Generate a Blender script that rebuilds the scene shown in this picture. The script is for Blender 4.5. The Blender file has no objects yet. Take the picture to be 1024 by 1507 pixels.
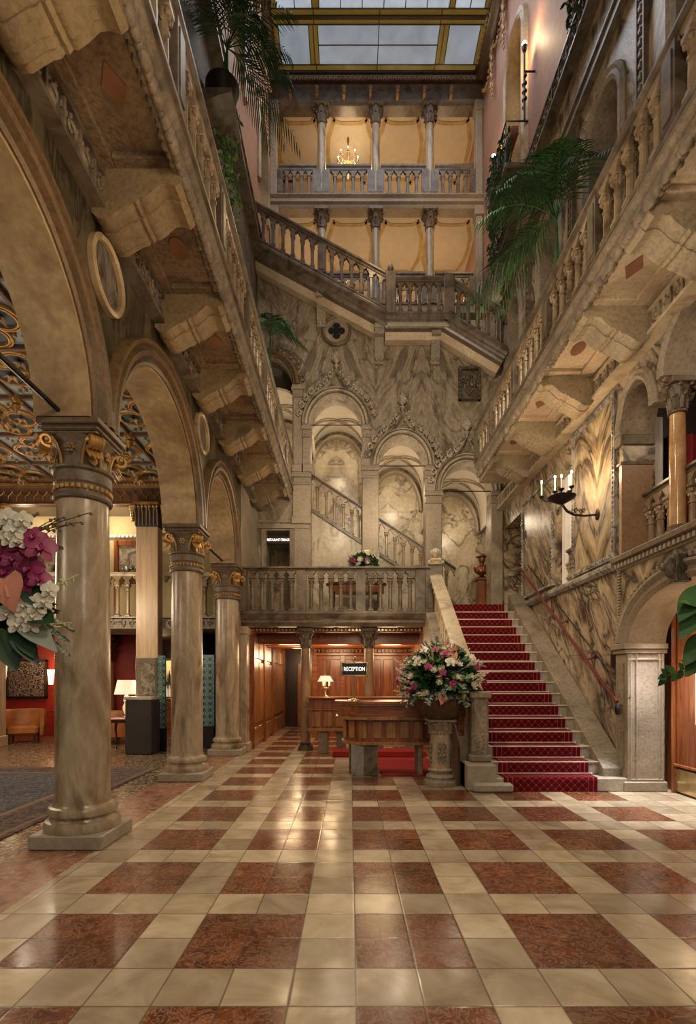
import bpy, bmesh, math, random
from math import sin, cos, pi, radians, sqrt, atan2
from mathutils import Vector, Matrix
from mathutils.geometry import tessellate_polygon
S = bpy.context.scene
COL = S.collection
R = random.Random(7)
# ------------------------------------------------------------ materials
class NT:
    def __init__(s, name):
        s.m = bpy.data.materials.new(name); s.m.use_nodes = True
        s.t = s.m.node_tree; s.t.nodes.clear()
        s.out = s.n('ShaderNodeOutputMaterial'); s.b = s.n('ShaderNodeBsdfPrincipled')
        s.l(s.b, 0, s.out, 0)
    def n(s, ty, **k):
        x = s.t.nodes.new(ty)
        for a, v in k.items(): setattr(x, a, v)
        return x
    def l(s, a, i, b, j): s.t.links.new(a.outputs[i], b.inputs[j])
    def set(s, **k):
        for a, v in k.items():
            a = {'rough': 'Roughness', 'metal': 'Metallic', 'trans': 'Transmission Weight', 'coat': 'Coat Weight',
                 'sheen': 'Sheen Weight', 'sss': 'Subsurface Weight', 'ior': 'IOR', 'spec': 'Specular IOR Level'}[a]
            s.b.inputs[a].default_value = v
    def math(s, op, a, b=None, c=None):
        x = s.n('ShaderNodeMath', operation=op)
        for i, v in enumerate((a, b, c)):
            if v is None: continue
            if isinstance(v, (int, float)): x.inputs[i].default_value = v
            else: s.t.links.new(v, x.inputs[i])
        return x.outputs[0]
    def ramp(s, sock, stops, interp='LINEAR'):
        r = s.n('ShaderNodeValToRGB'); r.color_ramp.interpolation = interp
        e = r.color_ramp.elements
        while len(e) < len(stops): e.new(.5)
        for el, (p, c) in zip(e, stops):
            el.position = p; el.color = (c[0], c[1], c[2], 1) if not isinstance(c, (int, float)) else (c, c, c, 1)
        s.t.links.new(sock, r.inputs[0]); return r.outputs[0]
    def noise(s, vec, scale, detail=6, dist=0, rough=.55):
        x = s.n('ShaderNodeTexNoise'); x.inputs['Scale'].default_value = scale; x.inputs['Detail'].default_value = detail
        x.inputs['Distortion'].default_value = dist; x.inputs['Roughness'].default_value = rough
        s.t.links.new(vec, x.inputs['Vector']); return x.outputs['Fac']
    def mix(s, fac, a, b, blend='MIX'):
        x = s.n('ShaderNodeMix', data_type='RGBA', blend_type=blend)
        for i, v in ((0, fac), (6, a), (7, b)):
            if isinstance(v, (int, float)): x.inputs[i].default_value = v
            elif isinstance(v, tuple): x.inputs[i].default_value = (v[0], v[1], v[2], 1)
            else: s.t.links.new(v, x.inputs[i])
        return x.outputs[2]
    def pos(s, scale=(1, 1, 1), rot=(0, 0, 0), obj=False):
        if obj:
            g = s.n('ShaderNodeTexCoord'); o = g.outputs['Object']
            oi = s.n('ShaderNodeObjectInfo'); ad = s.n('ShaderNodeVectorMath', operation='ADD')
            s.t.links.new(o, ad.inputs[0]); s.t.links.new(oi.outputs['Location'], ad.inputs[1]); o = ad.outputs[0]
        else:
            o = s.n('ShaderNodeNewGeometry').outputs['Position']
        return s.rotscale(o, scale, rot)
    def rotscale(s, o, scale, rot):
        if any(rot):
            r = s.n('ShaderNodeMapping'); r.inputs['Rotation'].default_value = rot; s.t.links.new(o, r.inputs[0]); o = r.outputs[0]
        m = s.n('ShaderNodeMapping'); m.inputs['Scale'].default_value = scale
        s.t.links.new(o, m.inputs[0]); return m.outputs[0]
    def bookpos(s, scale, rot, w):
        g = s.n('ShaderNodeNewGeometry'); sp = s.n('ShaderNodeSeparateXYZ'); s.l(g, 0, sp, 0); cb = s.n('ShaderNodeCombineXYZ')
        for i in (0, 1): s.t.links.new(s.math('PINGPONG', s.math('ADD', sp.outputs[i], 30.4), w), cb.inputs[i])
        s.t.links.new(sp.outputs[2], cb.inputs[2])
        return s.rotscale(cb.outputs[0], scale, rot)
    def col(s, sock): s.t.links.new(sock, s.b.inputs['Base Color'])
    def bump(s, sock, strength=.3, dist=.01):
        x = s.n('ShaderNodeBump'); x.inputs['Strength'].default_value = strength; x.inputs['Distance'].default_value = dist
        s.t.links.new(sock, x.inputs['Height']); s.t.links.new(x.outputs[0], s.b.inputs['Normal'])

def plain(name, c, rough=.5, metal=0, bump=0, bscale=40, var=.25, emit=None, es=1, **k):
    t = NT(name); t.set(rough=rough, metal=metal, **k)
    v = t.pos()
    n = t.noise(v, 5, 5)
    t.col(t.ramp(n, [(.3, tuple(x*(1-var) for x in c)), (.7, tuple(min(1, x*(1+var)) for x in c))]))
    if bump: t.bump(t.noise(v, bscale, 4), bump, .01)
    if emit:
        t.b.inputs['Emission Color'].default_value = (*emit, 1); t.b.inputs['Emission Strength'].default_value = es
    return t.m

def marble(name, cols, scale=.8, dist=2.5, vein=None, vscale=1.6, vw=.03, rough=.35, stretch=(1, 1, 1), rot=(0, 0, 0), bump=.15, obj=False, vamt=1.0, book=None, fine_amt=.22):
    t = NT(name); v = t.pos(stretch, rot, obj) if not book else t.bookpos(stretch, rot, book)
    n = t.noise(v, scale, 8, dist)
    k = len(cols); c = t.ramp(n, [(.30+.42*i/(k-1), x) for i, x in enumerate(cols)])
    if vein:
        n2 = t.noise(v, vscale, 7, dist*.9, .5)
        a = t.math('ABSOLUTE', t.math('SUBTRACT', n2, .5))
        f = t.ramp(a, [(0, vamt), (vw, vamt*.45), (vw*2.6, 0)])
        n3 = t.noise(v, scale*.8, 3)
        f2 = t.math('MULTIPLY', f, t.ramp(n3, [(.32, .1), (.5, 1)]))
        c = t.mix(f2, c, vein)
    fine = t.noise(v, 14, 6)
    c = t.mix(t.ramp(fine, [(.35, fine_amt), (.65, 0)]), c, tuple(x*.45 for x in cols[0]))
    t.col(c); t.set(rough=rough)
    if bump: t.bump(t.noise(v, 25, 8), bump, .012)
    return t.m

def stone(name, c, rough=.6, bump=.35, var=.35, dark=None, scale=1.3, obj=False):
    dark = dark or tuple(x*.35 for x in c)
    t = NT(name); v = t.pos((1, 1, 1), (0, 0, 0), obj)
    n = t.noise(v, scale, 9, .6)
    cc = t.ramp(n, [(.28, dark), (.45, tuple(x*(1-var*.5) for x in c)), (.62, c), (.78, tuple(min(1, x*(1+var)) for x in c))])
    f = t.noise(v, 22, 6)
    cc = t.mix(t.ramp(f, [(.36, .5), (.55, 0)]), cc, dark)
    t.col(cc); t.set(rough=rough); t.bump(t.noise(v, 32, 8), bump*1.4, .02)
    return t.m

def wood(name, c1, c2, rough=.25, axis=2, scale=1.0, coat=.4):
    st = [9, 9, 9]; st[axis] = .9
    t = NT(name); v = t.pos(tuple(x*scale for x in st))
    n = t.noise(v, 1.2, 7, 1.2)
    t.col(t.ramp(n, [(.3, c1), (.5, tuple((a+b)/2 for a, b in zip(c1, c2))), (.68, c2)]))
    t.set(rough=rough, coat=coat); t.b.inputs['Coat Roughness'].default_value = .28
    return t.m

M = {}
M['marble_back'] = marble('marble_back', [(.10, .07, .045), (.20, .15, .10), (.37, .30, .21), (.27, .205, .14), (.14, .10, .065)], 1.7, .9, (.07, .05, .03), 1.4, .012, .4, (2.0, 1, .6), (0, .35, 0), book=1.15, fine_amt=.4)
M['marble_cream'] = marble('marble_cream', [(.20, .15, .10), (.42, .34, .23), (.55, .47, .34), (.34, .25, .15)], .8, 1.2, (.10, .07, .045), 1.1, .012, .3, (1, 1, .8), book=1.5, fine_amt=.3)
M['marble_gold'] = marble('marble_gold', [(.10, .065, .04), (.36, .255, .145), (.54, .42, .26), (.42, .315, .19), (.13, .085, .06)], .85, 1.3, (.035, .022, .016), .8, .035, .27, (1, 1.9, .6), (.45, 0, 0), book=.64, fine_amt=.4)
M['marble_brecc'] = marble('marble_brecc', [(.08, .055, .04), (.30, .215, .13), (.46, .35, .225), (.52, .41, .27), (.36, .26, .165)], .95, 1.5, (.022, .016, .014), 1.9, .04, .27, (1, 1.7, .6), (.65, 0, 0), fine_amt=.4)
M['marble_grey'] = marble('marble_grey', [(.14, .12, .10), (.30, .27, .23), (.46, .42, .36), (.2, .18, .15)], 1.2, 3, (.05, .04, .035), 2.0, .03, .35, (1, 1, .5), (.5, 0, 0))
M['marble_olive'] = marble('marble_olive', [(.02, .017, .009), (.055, .042, .022), (.10, .078, .042), (.04, .03, .016)], 1.3, 1.2, (.015, .01, .006), 1.4, .02, .32, (1, 2.2, .45), book=1.05)
M['marble_dark'] = marble('marble_dark', [(.05, .038, .028), (.12, .09, .065), (.20, .155, .11), (.06, .045, .033)], 2.0, 3, (.02, .016, .012), 2.5, .04, .6, (1, 1.5, .7))
M['arch_stone'] = marble('arch_stone', [(.15, .095, .045), (.33, .23, .12), (.48, .355, .20), (.26, .17, .085)], .8, .9, None, rough=.34, fine_amt=.3)
M['column_stone'] = marble('column_stone', [(.14, .095, .05), (.33, .25, .165), (.50, .405, .285), (.38, .29, .185), (.20, .13, .065)], 1.5, 1.0, None, rough=.24, stretch=(1.6, 1.6, .55), obj=True)
M['capital_stone'] = stone('capital_stone', (.17, .125, .08), .45, .2, .3, scale=2.5)
M['moulding_stone'] = stone('moulding_stone', (.15, .09, .042), .4, .15, .3, scale=2)
M['carved_stone'] = stone('carved_stone', (.30, .24, .17), .55, .35, .35, scale=3)
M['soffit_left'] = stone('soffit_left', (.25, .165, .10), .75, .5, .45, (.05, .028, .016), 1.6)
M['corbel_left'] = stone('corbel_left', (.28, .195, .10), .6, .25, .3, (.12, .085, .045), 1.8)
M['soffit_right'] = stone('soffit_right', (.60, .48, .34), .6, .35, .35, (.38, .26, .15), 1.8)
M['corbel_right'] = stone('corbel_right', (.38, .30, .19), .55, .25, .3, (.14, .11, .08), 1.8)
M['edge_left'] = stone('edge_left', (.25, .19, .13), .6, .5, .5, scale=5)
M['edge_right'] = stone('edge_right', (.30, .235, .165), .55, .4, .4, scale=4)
M['baluster_dark'] = marble('baluster_dark', [(.05, .035, .022), (.12, .085, .055), (.18, .135, .09), (.08, .055, .035)], 2.5, 1, None, rough=.3, obj=True)
M['baluster'] = marble('baluster', [(.11, .075, .042), (.25, .175, .10), (.35, .255, .155), (.17, .11, .06)], 2.5, 1, None, rough=.28, obj=True)
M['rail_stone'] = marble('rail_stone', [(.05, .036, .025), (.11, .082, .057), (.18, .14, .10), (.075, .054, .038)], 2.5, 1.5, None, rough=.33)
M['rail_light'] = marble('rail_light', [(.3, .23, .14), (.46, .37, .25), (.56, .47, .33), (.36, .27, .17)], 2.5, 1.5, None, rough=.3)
M['stair_stone'] = stone('stair_stone', (.42, .37, .29), .4, .2, .3, (.26, .22, .17), 2)
M['brown_stone'] = stone('brown_stone', (.36, .23, .13), .35, .1, .3, (.2, .12, .07), 1.2)
M['pale_stone'] = stone('pale_stone', (.33, .265, .19), .5, .2, .25, (.17, .13, .09), 1.5)
M['hood_stone'] = stone('hood_stone', (.46, .385, .29), .5, .35, .3, (.13, .095, .065), scale=3)
M['gold'] = plain('gold', (.46, .27, .085), .34, .4, .4, 60, .35)
M['gilt_old'] = plain('gilt_old', (.36, .22, .10), .45, .2, .5, 70, .5)
M['brass'] = plain('brass', (.75, .60, .34), .22, .9)
M['iron'] = plain('iron', (.025, .02, .018), .45, .6, .3, 50)
M['pink_wall'] = plain('pink_wall', (.34, .185, .125), .6, 0, .15, 12, .12)
M['mahogany'] = wood('mahogany', (.12, .030, .010), (.36, .115, .035))
M['mahogany_x'] = wood('mahogany_x', (.13, .034, .011), (.38, .125, .04), axis=0)
M['mahogany_y'] = wood('mahogany_y', (.12, .030, .010), (.34, .105, .033), axis=1)
M['walnut'] = wood('walnut', (.20, .085, .028), (.42, .20, .075), .25)
M['dark_wood'] = wood('dark_wood', (.018, .008, .004), (.06, .028, .014), .3)
M['bleached_wood'] = wood('bleached_wood', (.42, .28, .18), (.62, .46, .30), .35, scale=.8)
M['red_wall'] = plain('red_wall', (.30, .025, .012), .5)
M['yellow_wall'] = plain('yellow_wall', (.58, .46, .24), .6, 0, 0, 5, .1)
M['red_carpet'] = None
M['red_mat'] = plain('red_mat', (.30, .014, .011), .95, 0, .5, 200, .15)
M['black'] = plain('black', (.012, .010, .010), .35)
M['charcoal'] = plain('charcoal', (.045, .038, .036), .5)
M['white_fabric'] = plain('white_fabric', (.75, .68, .55), .9, emit=(1, .78, .52), es=.75)
M['curtain'] = plain('curtain', (.72, .70, .68), .9, 0, .1, 20, .08)
M['red_curtain'] = plain('red_curtain', (.20, .012, .016), .9)
M['glow'] = plain('glow', (1, .9, .7), .5, emit=(1, .78, .48), es=45)
M['glow_soft'] = plain('glow_soft', (1, .8, .5), .5, emit=(1, .62, .28), es=6)
M['candle'] = plain('candle', (.8, .72, .55), .5, emit=(1, .8, .5), es=.5)
M['orange_leather'] = plain('orange_leather', (.44, .16, .045), .45, 0, .2, 60, .25)
M['white_paint'] = plain('white_paint', (.62, .58, .52), .5)
M['rope_red'] = plain('rope_red', (.13, .012, .012), .7, 0, .4, 150)
M['bronze'] = plain('bronze', (.20, .075, .03), .3, .6)
M['terracotta'] = plain('terracotta', (.20, .085, .04), .8)
M['leaf'] = plain('leaf', (.035, .10, .030), .4, 0, 0, 5, .5)
M['leaf_light'] = plain('leaf_light', (.13, .24, .06), .45, 0, 0, 5, .4)
M['leaf_dark'] = plain('leaf_dark', (.014, .045, .018), .38, 0, 0, 5, .4)
M['leaf_grey'] = plain('leaf_grey', (.22, .27, .22), .5, 0, 0, 5, .3)
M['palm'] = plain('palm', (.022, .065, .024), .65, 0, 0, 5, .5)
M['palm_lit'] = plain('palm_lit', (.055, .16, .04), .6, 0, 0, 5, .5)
M['petal_white'] = plain('petal_white', (.66, .62, .50), .6, 0, 0, 5, .1)
M['petal_magenta'] = plain('petal_magenta', (.27, .018, .09), .5, 0, 0, 5, .35)
M['petal_pink'] = plain('petal_pink', (.60, .25, .17), .35, 0, .3, 60, .15)
M['petal_cream'] = plain('petal_cream', (.50, .50, .28), .6, 0, 0, 5, .15)
M['petal_blush'] = plain('petal_blush', (.75, .45, .42), .5, 0, 0, 5, .15)
M['wicker'] = plain('wicker', (.12, .065, .03), .7, 0, .8, 120, .5)
M['ceil_blue'] = plain('ceil_blue', (.27, .34, .35), .45, 0, .1, 12, .2)
M['ceil_deep'] = plain('ceil_deep', (.03, .05, .075), .5)
M['ceil_brown'] = plain('ceil_brown', (.14, .07, .04), .6)
M['glass_pane'] = None

def special():
    # hall floor: blocks of two by two red slabs between cream bands
    t = NT('floor_tiles'); g = t.n('ShaderNodeNewGeometry'); sp = t.n('ShaderNodeSeparateXYZ'); t.l(g, 0, sp, 0)
    X, Y = sp.outputs[0], sp.outputs[1]
    def fr(s, o, p): return t.math('FRACT', t.math('DIVIDE', t.math('SUBTRACT', s, o-95*p), p))
    fx, fy = fr(X, .028, .95), fr(Y, 2.70, .95)
    red = t.math('MULTIPLY', t.math('LESS_THAN', fx, .6667), t.math('LESS_THAN', fy, .6667))
    red = t.math('MULTIPLY', red, t.math('MULTIPLY', t.math('GREATER_THAN', X, -1.9), t.math('LESS_THAN', X, 3.7)))
    gx, gy = fr(X, .028, .95/3), fr(Y, 2.70, .95/3)
    d = t.math('MINIMUM', t.math('MINIMUM', gx, t.math('SUBTRACT', 1, gx)), t.math('MINIMUM', gy, t.math('SUBTRACT', 1, gy)))
    cb = t.n('ShaderNodeCombineXYZ')
    t.t.links.new(t.math('FLOOR', t.math('DIVIDE', t.math('SUBTRACT', X, .028), .95/3)), cb.inputs[0])
    t.t.links.new(t.math('FLOOR', t.math('DIVIDE', t.math('SUBTRACT', Y, 2.70), .95/3)), cb.inputs[1])
    wn = t.n('ShaderNodeTexWhiteNoise', noise_dimensions='3D'); t.t.links.new(cb.outputs[0], wn.inputs['Vector'])
    ad = t.n('ShaderNodeVectorMath', operation='ADD'); sc = t.n('ShaderNodeVectorMath', operation='SCALE'); sc.inputs['Scale'].default_value = 9
    t.l(wn, 1, sc, 0); t.l(g, 0, ad, 0); t.l(sc, 0, ad, 1); v = ad.outputs[0]
    n = t.noise(v, 5, 9, 1.5, .65)
    rc = t.ramp(n, [(.3, (.055, .013, .005)), (.47, (.145, .036, .012)), (.62, (.23, .068, .024)), (.74, (.36, .15, .075))])
    vv = t.math('ABSOLUTE', t.math('SUBTRACT', t.noise(v, 9, 8, 2.0, .7), .5))
    rc = t.mix(t.ramp(vv, [(0, .45), (.02, .12), (.05, 0)]), rc, (.62, .42, .28))
    cc = t.ramp(t.noise(v, 2.2, 7, 1.2, .6), [(.3, (.36, .275, .18)), (.5, (.55, .45, .315)), (.7, (.68, .585, .435))])
    hv = t.ramp(wn.outputs[0], [(0, (.72, .70, .66)), (.45, (.95, .95, .93)), (.8, (1.08, 1.05, 1)), (1, (1.25, 1.25, 1.2))])
    c = t.mix(red, cc, rc); c = t.mix(1.0, c, hv, 'MULTIPLY')
    c = t.mix(t.ramp(d, [(.008, .75), (.02, 0)]), c, (.09, .06, .04))
    c = t.mix(t.ramp(t.noise(g.outputs[0], 1.1, 5, .5), [(.4, .22), (.62, 0)]), c, (.13, .075, .04))
    t.col(c)
    t.t.links.new(t.ramp(t.noise(g.outputs[0], 3, 6), [(.3, .11), (.7, .28)]), t.b.inputs['Roughness'])
    t.bump(t.mix(.15, t.ramp(d, [(.0, 0), (.03, 1)]), t.noise(g.outputs[0], 6, 6)), .16, .004)
    M['floor_tiles'] = t.m
    # rose stone strip under the arcade
    M['rose_stone'] = marble('rose_stone', [(.15, .06, .032), (.30, .135, .075), (.40, .20, .12), (.24, .10, .055)], 3, 1.5, (.5, .35, .25), 5, .012, .2)
    # terrazzo
    t = NT('terrazzo'); v = t.pos((1, 1, 1))
    vo = t.n('ShaderNodeTexVoronoi'); vo.inputs['Scale'].default_value = 34; t.t.links.new(v, vo.inputs['Vector'])
    sep = t.n('ShaderNodeSeparateColor'); t.l(vo, 1, sep, 0)
    c = t.ramp(sep.outputs[0], [(0, (.10, .06, .035)), (.25, (.36, .27, .17)), (.5, (.20, .10, .06)), (.75, (.52, .43, .3)), (1, (.3, .24, .16))], 'CONSTANT')
    c = t.mix(t.ramp(vo.outputs['Distance'], [(.3, 0), (.7, .5)]), c, (.14, .10, .06))
    t.col(c); t.set(rough=.22); M['terrazzo'] = t.m
    # rug
    t = NT('rug'); v = t.pos()
    n = t.noise(v, 3.4, 6, 3.0); n2 = t.noise(v, 9, 6, 2)
    c = t.ramp(n, [(.34, (.015, .03, .075)), (.46, (.03, .065, .12)), (.5, (.26, .22, .18)), (.53, (.03, .07, .13)), (.64, (.12, .04, .035))])
    c = t.mix(t.ramp(n2, [(.45, 0), (.62, .5)]), c, (.20, .15, .12))
    g = t.n('ShaderNodeNewGeometry'); sp = t.n('ShaderNodeSeparateXYZ'); t.l(g, 0, sp, 0)
    ex = t.math('SUBTRACT', -3.3, sp.outputs[0]); ey = t.math('SUBTRACT', 8.98, sp.outputs[1]); e = t.math('MINIMUM', ex, ey)
    bd = t.ramp(t.math('MULTIPLY', e, 1.0), [(0, (.05, .03, .03)), (.06, (.20, .11, .08)), (.12, (.05, .035, .045)), (.5, (.14, .06, .05)), (.56, (.25, .2, .15)), (.62, (.04, .05, .08))], 'CONSTANT')
    bd = t.mix(t.ramp(n2, [(.42, 0), (.6, .55)]), bd, (.28, .2, .15))
    c = t.mix(t.math('LESS_THAN', e, .75), c, bd)
    t.col(c); t.set(rough=.95); t.bump(t.noise(v, 150, 3), .5, .004); M['rug'] = t.m
    # stair runner: lozenge lattice with striped borders
    t = NT('stair_runner'); g = t.n('ShaderNodeNewGeometry'); sp = t.n('ShaderNodeSeparateXYZ'); t.l(g, 0, sp, 0)
    X = sp.outputs[0]; s = t.math('ADD', sp.outputs[1], sp.outputs[2])
    a = t.math('ABSOLUTE', t.math('SUBTRACT', t.math('FRACT', t.math('MULTIPLY', t.math('ADD', X, s), 9.5)), .5))
    b = t.math('ABSOLUTE', t.math('SUBTRACT', t.math('FRACT', t.math('ADD', t.math('MULTIPLY', t.math('SUBTRACT', X, s), 9.5), 20)), .5))
    lat = t.ramp(t.math('MINIMUM', a, b), [(.05, 1), (.13, 0)])
    c = t.mix(lat, (.09, .003, .006), (.19, .016, .02))
    c = t.mix(t.math('MULTIPLY', t.ramp(t.math('ADD', a, b), [(.1, 1), (.2, 0)]), .8), c, (.28, .10, .06))
    ed = t.math('SUBTRACT', .635, t.math('ABSOLUTE', t.math('SUBTRACT', X, 2.725)))
    st = t.ramp(ed, [(0, 0), (.045, 1), (.062, 0), (.11, 1), (.125, 0)], 'CONSTANT')
    c = t.mix(t.math('LESS_THAN', ed, .13), c, (.11, .004, .008)); c = t.mix(t.math('MULTIPLY', st, .75), c, (.36, .07, .08))
    t.col(c); t.set(rough=1.0, spec=.15); t.bump(t.noise(t.pos(), 260, 2), .5, .003); M['red_carpet'] = t.m
    # skylight glass, lit by the daylight above it
    for nm, col, e in (('glass_pane', (.22, .27, .33), .85), ('glass_amber', (.15, .10, .015), .55), ('glass_pale', (.36, .43, .52), .95)):
        t = NT(nm); v = t.pos(); n = t.noise(v, 1.3, 5, 1)
        cr = t.ramp(n, [(.3, tuple(x*.72 for x in col)), (.7, col)])
        t.col(cr); t.set(rough=.35); t.t.links.new(cr, t.b.inputs['Emission Color']); t.b.inputs['Emission Strength'].default_value = e
        M[nm] = t.m
    # painted plaster with ochre frames
    t = NT('painted_plaster'); v = t.pos()
    M['cream'] = plain('cream', (.56, .49, .38), .6, 0, 0, 5, .06)
    M['ochre'] = plain('ochre', (.44, .30, .12), .6, 0, 0, 5, .2)
    # turquoise majolica tiles
    t = NT('majolica'); v = t.pos(obj=True); sp = t.n('ShaderNodeSeparateXYZ'); t.t.links.new(v, sp.inputs[0])
    px = t.math('SUBTRACT', t.math('FRACT', t.math('MULTIPLY', t.math('ADD', sp.outputs[0], 40), 7)), .5)
    pz = t.math('SUBTRACT', t.math('FRACT', t.math('MULTIPLY', sp.outputs[2], 7)), .5)
    r = t.math('SQRT', t.math('ADD', t.math('MULTIPLY', px, px), t.math('MULTIPLY', pz, pz)))
    t.col(t.ramp(r, [(0, (.5, .55, .5)), (.1, (.03, .14, .17)), (.2, (.38, .5, .47)), (.3, (.02, .10, .13)), (.42, (.30, .45, .42)), (.5, (.02, .12, .15))], 'CONSTANT'))
    t.set(rough=.2); M['majolica'] = t.m
    # etched mirror
    t = NT('etched_mirror'); v = t.pos(); n = t.noise(v, 5, 3, 5)
    t.col(t.ramp(t.math('ABSOLUTE', t.math('SUBTRACT', n, .5)), [(.02, (.6, .52, .42)), (.06, (.03, .02, .02))])); t.set(rough=.25, metal=.4); M['etched_mirror'] = t.m
    t = NT('painting'); v = t.pos(); n = t.noise(v, 3.5, 5, 2)
    t.col(t.ramp(n, [(.3, (.04, .035, .03)), (.5, (.30, .25, .18)), (.6, (.55, .48, .36)), (.7, (.10, .08, .07))])); t.set(rough=.3); M['painting'] = t.m
    t = NT('clear_glass'); t.set(rough=.02, trans=1.0, ior=1.3); t.b.inputs['Base Color'].default_value = (.95, .95, .95, 1); M['clear_glass'] = t.m
special()
# ------------------------------------------------------------ geometry helpers
def ident(x, y, z): return (x, y, z)
def mp(o, u, v, slope=0.0):
    """local (u along, v across, z up) to world, sheared upward by slope along u"""
    o = Vector(o); u = Vector(u).normalized(); v = Vector(v).normalized()
    def f(a, b, c): 
        p = o + u*a + v*b; return (p.x, p.y, p.z + c + slope*a)
    return f
def mx(ox, oy, oz, d=(1, 0, 0)):
    v = Vector((0, 0, 1)).cross(Vector(d)); return mp((ox, oy, oz), d, v)

class MB:
    def __init__(s): s.v = []; s.f = []; s.mi = []; s.k = 0
    def add(s, vs, fs):
        o = len(s.v); s.v += [tuple(p) for p in vs]
        s.f += [tuple(i+o for i in f) for f in fs]; s.mi += [s.k]*len(fs); return s
    def box(s, x0, x1, y0, y1, z0, z1, m=ident):
        vs = [m(x, y, z) for z in (z0, z1) for y in (y0, y1) for x in (x0, x1)]
        return s.add(vs, [(0, 2, 3, 1), (4, 5, 7, 6), (0, 1, 5, 4), (2, 6, 7, 3), (0, 4, 6, 2), (1, 3, 7, 5)])
    def cbox(s, x0, x1, y0, y1, z0, z1, c=.01, m=ident):
        # box with chamfered vertical edges and top/bottom arrises
        def ring(i, z):
            return [m(x, y, z) for x, y in ((x0+i+c, y0+i), (x1-i-c, y0+i), (x1-i, y0+i+c), (x1-i, y1-i-c), (x1-i-c, y1-i), (x0+i+c, y1-i), (x0+i, y1-i-c), (x0+i, y0+i+c))]
        vs = ring(c, z0)+ring(0, z0+c)+ring(0, z1-c)+ring(c, z1); fs = [tuple(range(7, -1, -1)), tuple(range(24, 32))]
        for k in range(3):
            for i in range(8): fs.append((k*8+i, k*8+(i+1) % 8, k*8+8+(i+1) % 8, k*8+8+i))
        return s.add(vs, fs)
    def poly(s, outer, w0, w1, m, holes=()):
        """prism of a 2-D outline (a, c) with holes, extruded in b from w0 to w1"""
        loops = [list(outer)]+[list(h) for h in holes]
        flat = [p for L in loops for p in L]
        tri = tessellate_polygon([[Vector((p[0], p[1], 0)) for p in L] for L in loops])
        n = len(flat); vs = [m(a, w0, c) for a, c in flat]+[m(a, w1, c) for a, c in flat]
        fs = [tuple(t) for t in tri]+[tuple(i+n for i in reversed(t)) for t in tri]
        k = 0
        for L in loops:
            q = len(L)
            for i in range(q):
                a, b = k+i, k+(i+1) % q; fs.append((a, b, b+n, a+n))
            k += q
        return s.add(vs, fs)
    def sweep(s, path, prof, m, closed=False, cap=True):
        """path: 2-D points (a, c); prof: (d, b): offset along the path's left normal, and depth b"""
        n = len(path); q = len(prof); vs = []
        for i, (a, c) in enumerate(path):
            if closed: p0, p1 = path[i-1], path[(i+1) % n]
            else: p0, p1 = path[max(0, i-1)], path[min(n-1, i+1)]
            dx, dy = p1[0]-p0[0], p1[1]-p0[1]; L = math.hypot(dx, dy) or 1; nx, ny = -dy/L, dx/L
            k = 1.0
            if 0 < i < n-1 or closed:
                e0 = Vector((a-p0[0], c-p0[1])); e1 = Vector((p1[0]-a, p1[1]-c))
                if e0.length > 1e-6 and e1.length > 1e-6:
                    ang = e0.angle(e1)/2; k = 1/max(.5, cos(ang))
            for d, b in prof: vs.append(m(a+nx*d*k, b, c+ny*d*k))
        fs = []
        for i in range(n if closed else n-1):
            j = (i+1) % n
            for t in range(q): fs.append((i*q+t, i*q+(t+1) % q, j*q+(t+1) % q, j*q+t))
        if cap and not closed: fs += [tuple(range(q-1, -1, -1)), tuple((n-1)*q+i for i in range(q))]
        return s.add(vs, fs)
    def lathe(s, prof, seg=16, c=(0, 0, 0), m=None, cap=True):
        vs = []
        for r, z in prof:
            for i in range(seg):
                a = 2*pi*i/seg; p = (c[0]+r*cos(a), c[1]+r*sin(a), c[2]+z); vs.append(m(*p) if m else p)
        fs = []
        for j in range(len(prof)-1):
            for i in range(seg):
                k = (i+1) % seg; fs.append((j*seg+i, j*seg+k, (j+1)*seg+k, (j+1)*seg+i))
        if cap: fs += [tuple(range(seg-1, -1, -1)), tuple((len(prof)-1)*seg+i for i in range(seg))]
        return s.add(vs, fs)
    def tube(s, pts, r, seg=6, closed=False):
        pts = [Vector(p) for p in pts]; n = len(pts); vs = []; pn = None
        for i, p in enumerate(pts):
            if closed: t = pts[(i+1) % n]-pts[i-1]
            else: t = pts[min(n-1, i+1)]-pts[max(0, i-1)]
            t.normalize()
            if pn is None:
                h = Vector((0, 0, 1)) if abs(t.z) < .9 else Vector((1, 0, 0)); pn = (h-t*h.dot(t)).normalized()
            else: pn = (pn-t*pn.dot(t)).normalized()
            b = t.cross(pn); rr = r[i] if isinstance(r, (list, tuple)) else r
            for k in range(seg):
                a = 2*pi*k/seg; vs.append(p+(pn*cos(a)+b*sin(a))*rr)
        fs = []
        for i in range(n if closed else n-1):
            j = (i+1) % n
            for k in range(seg): fs.append((i*seg+k, i*seg+(k+1) % seg, j*seg+(k+1) % seg, j*seg+k))
        if not closed: fs += [tuple(range(seg-1, -1, -1)), tuple((n-1)*seg+k for k in range(seg))]
        return s.add(vs, fs)
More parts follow.
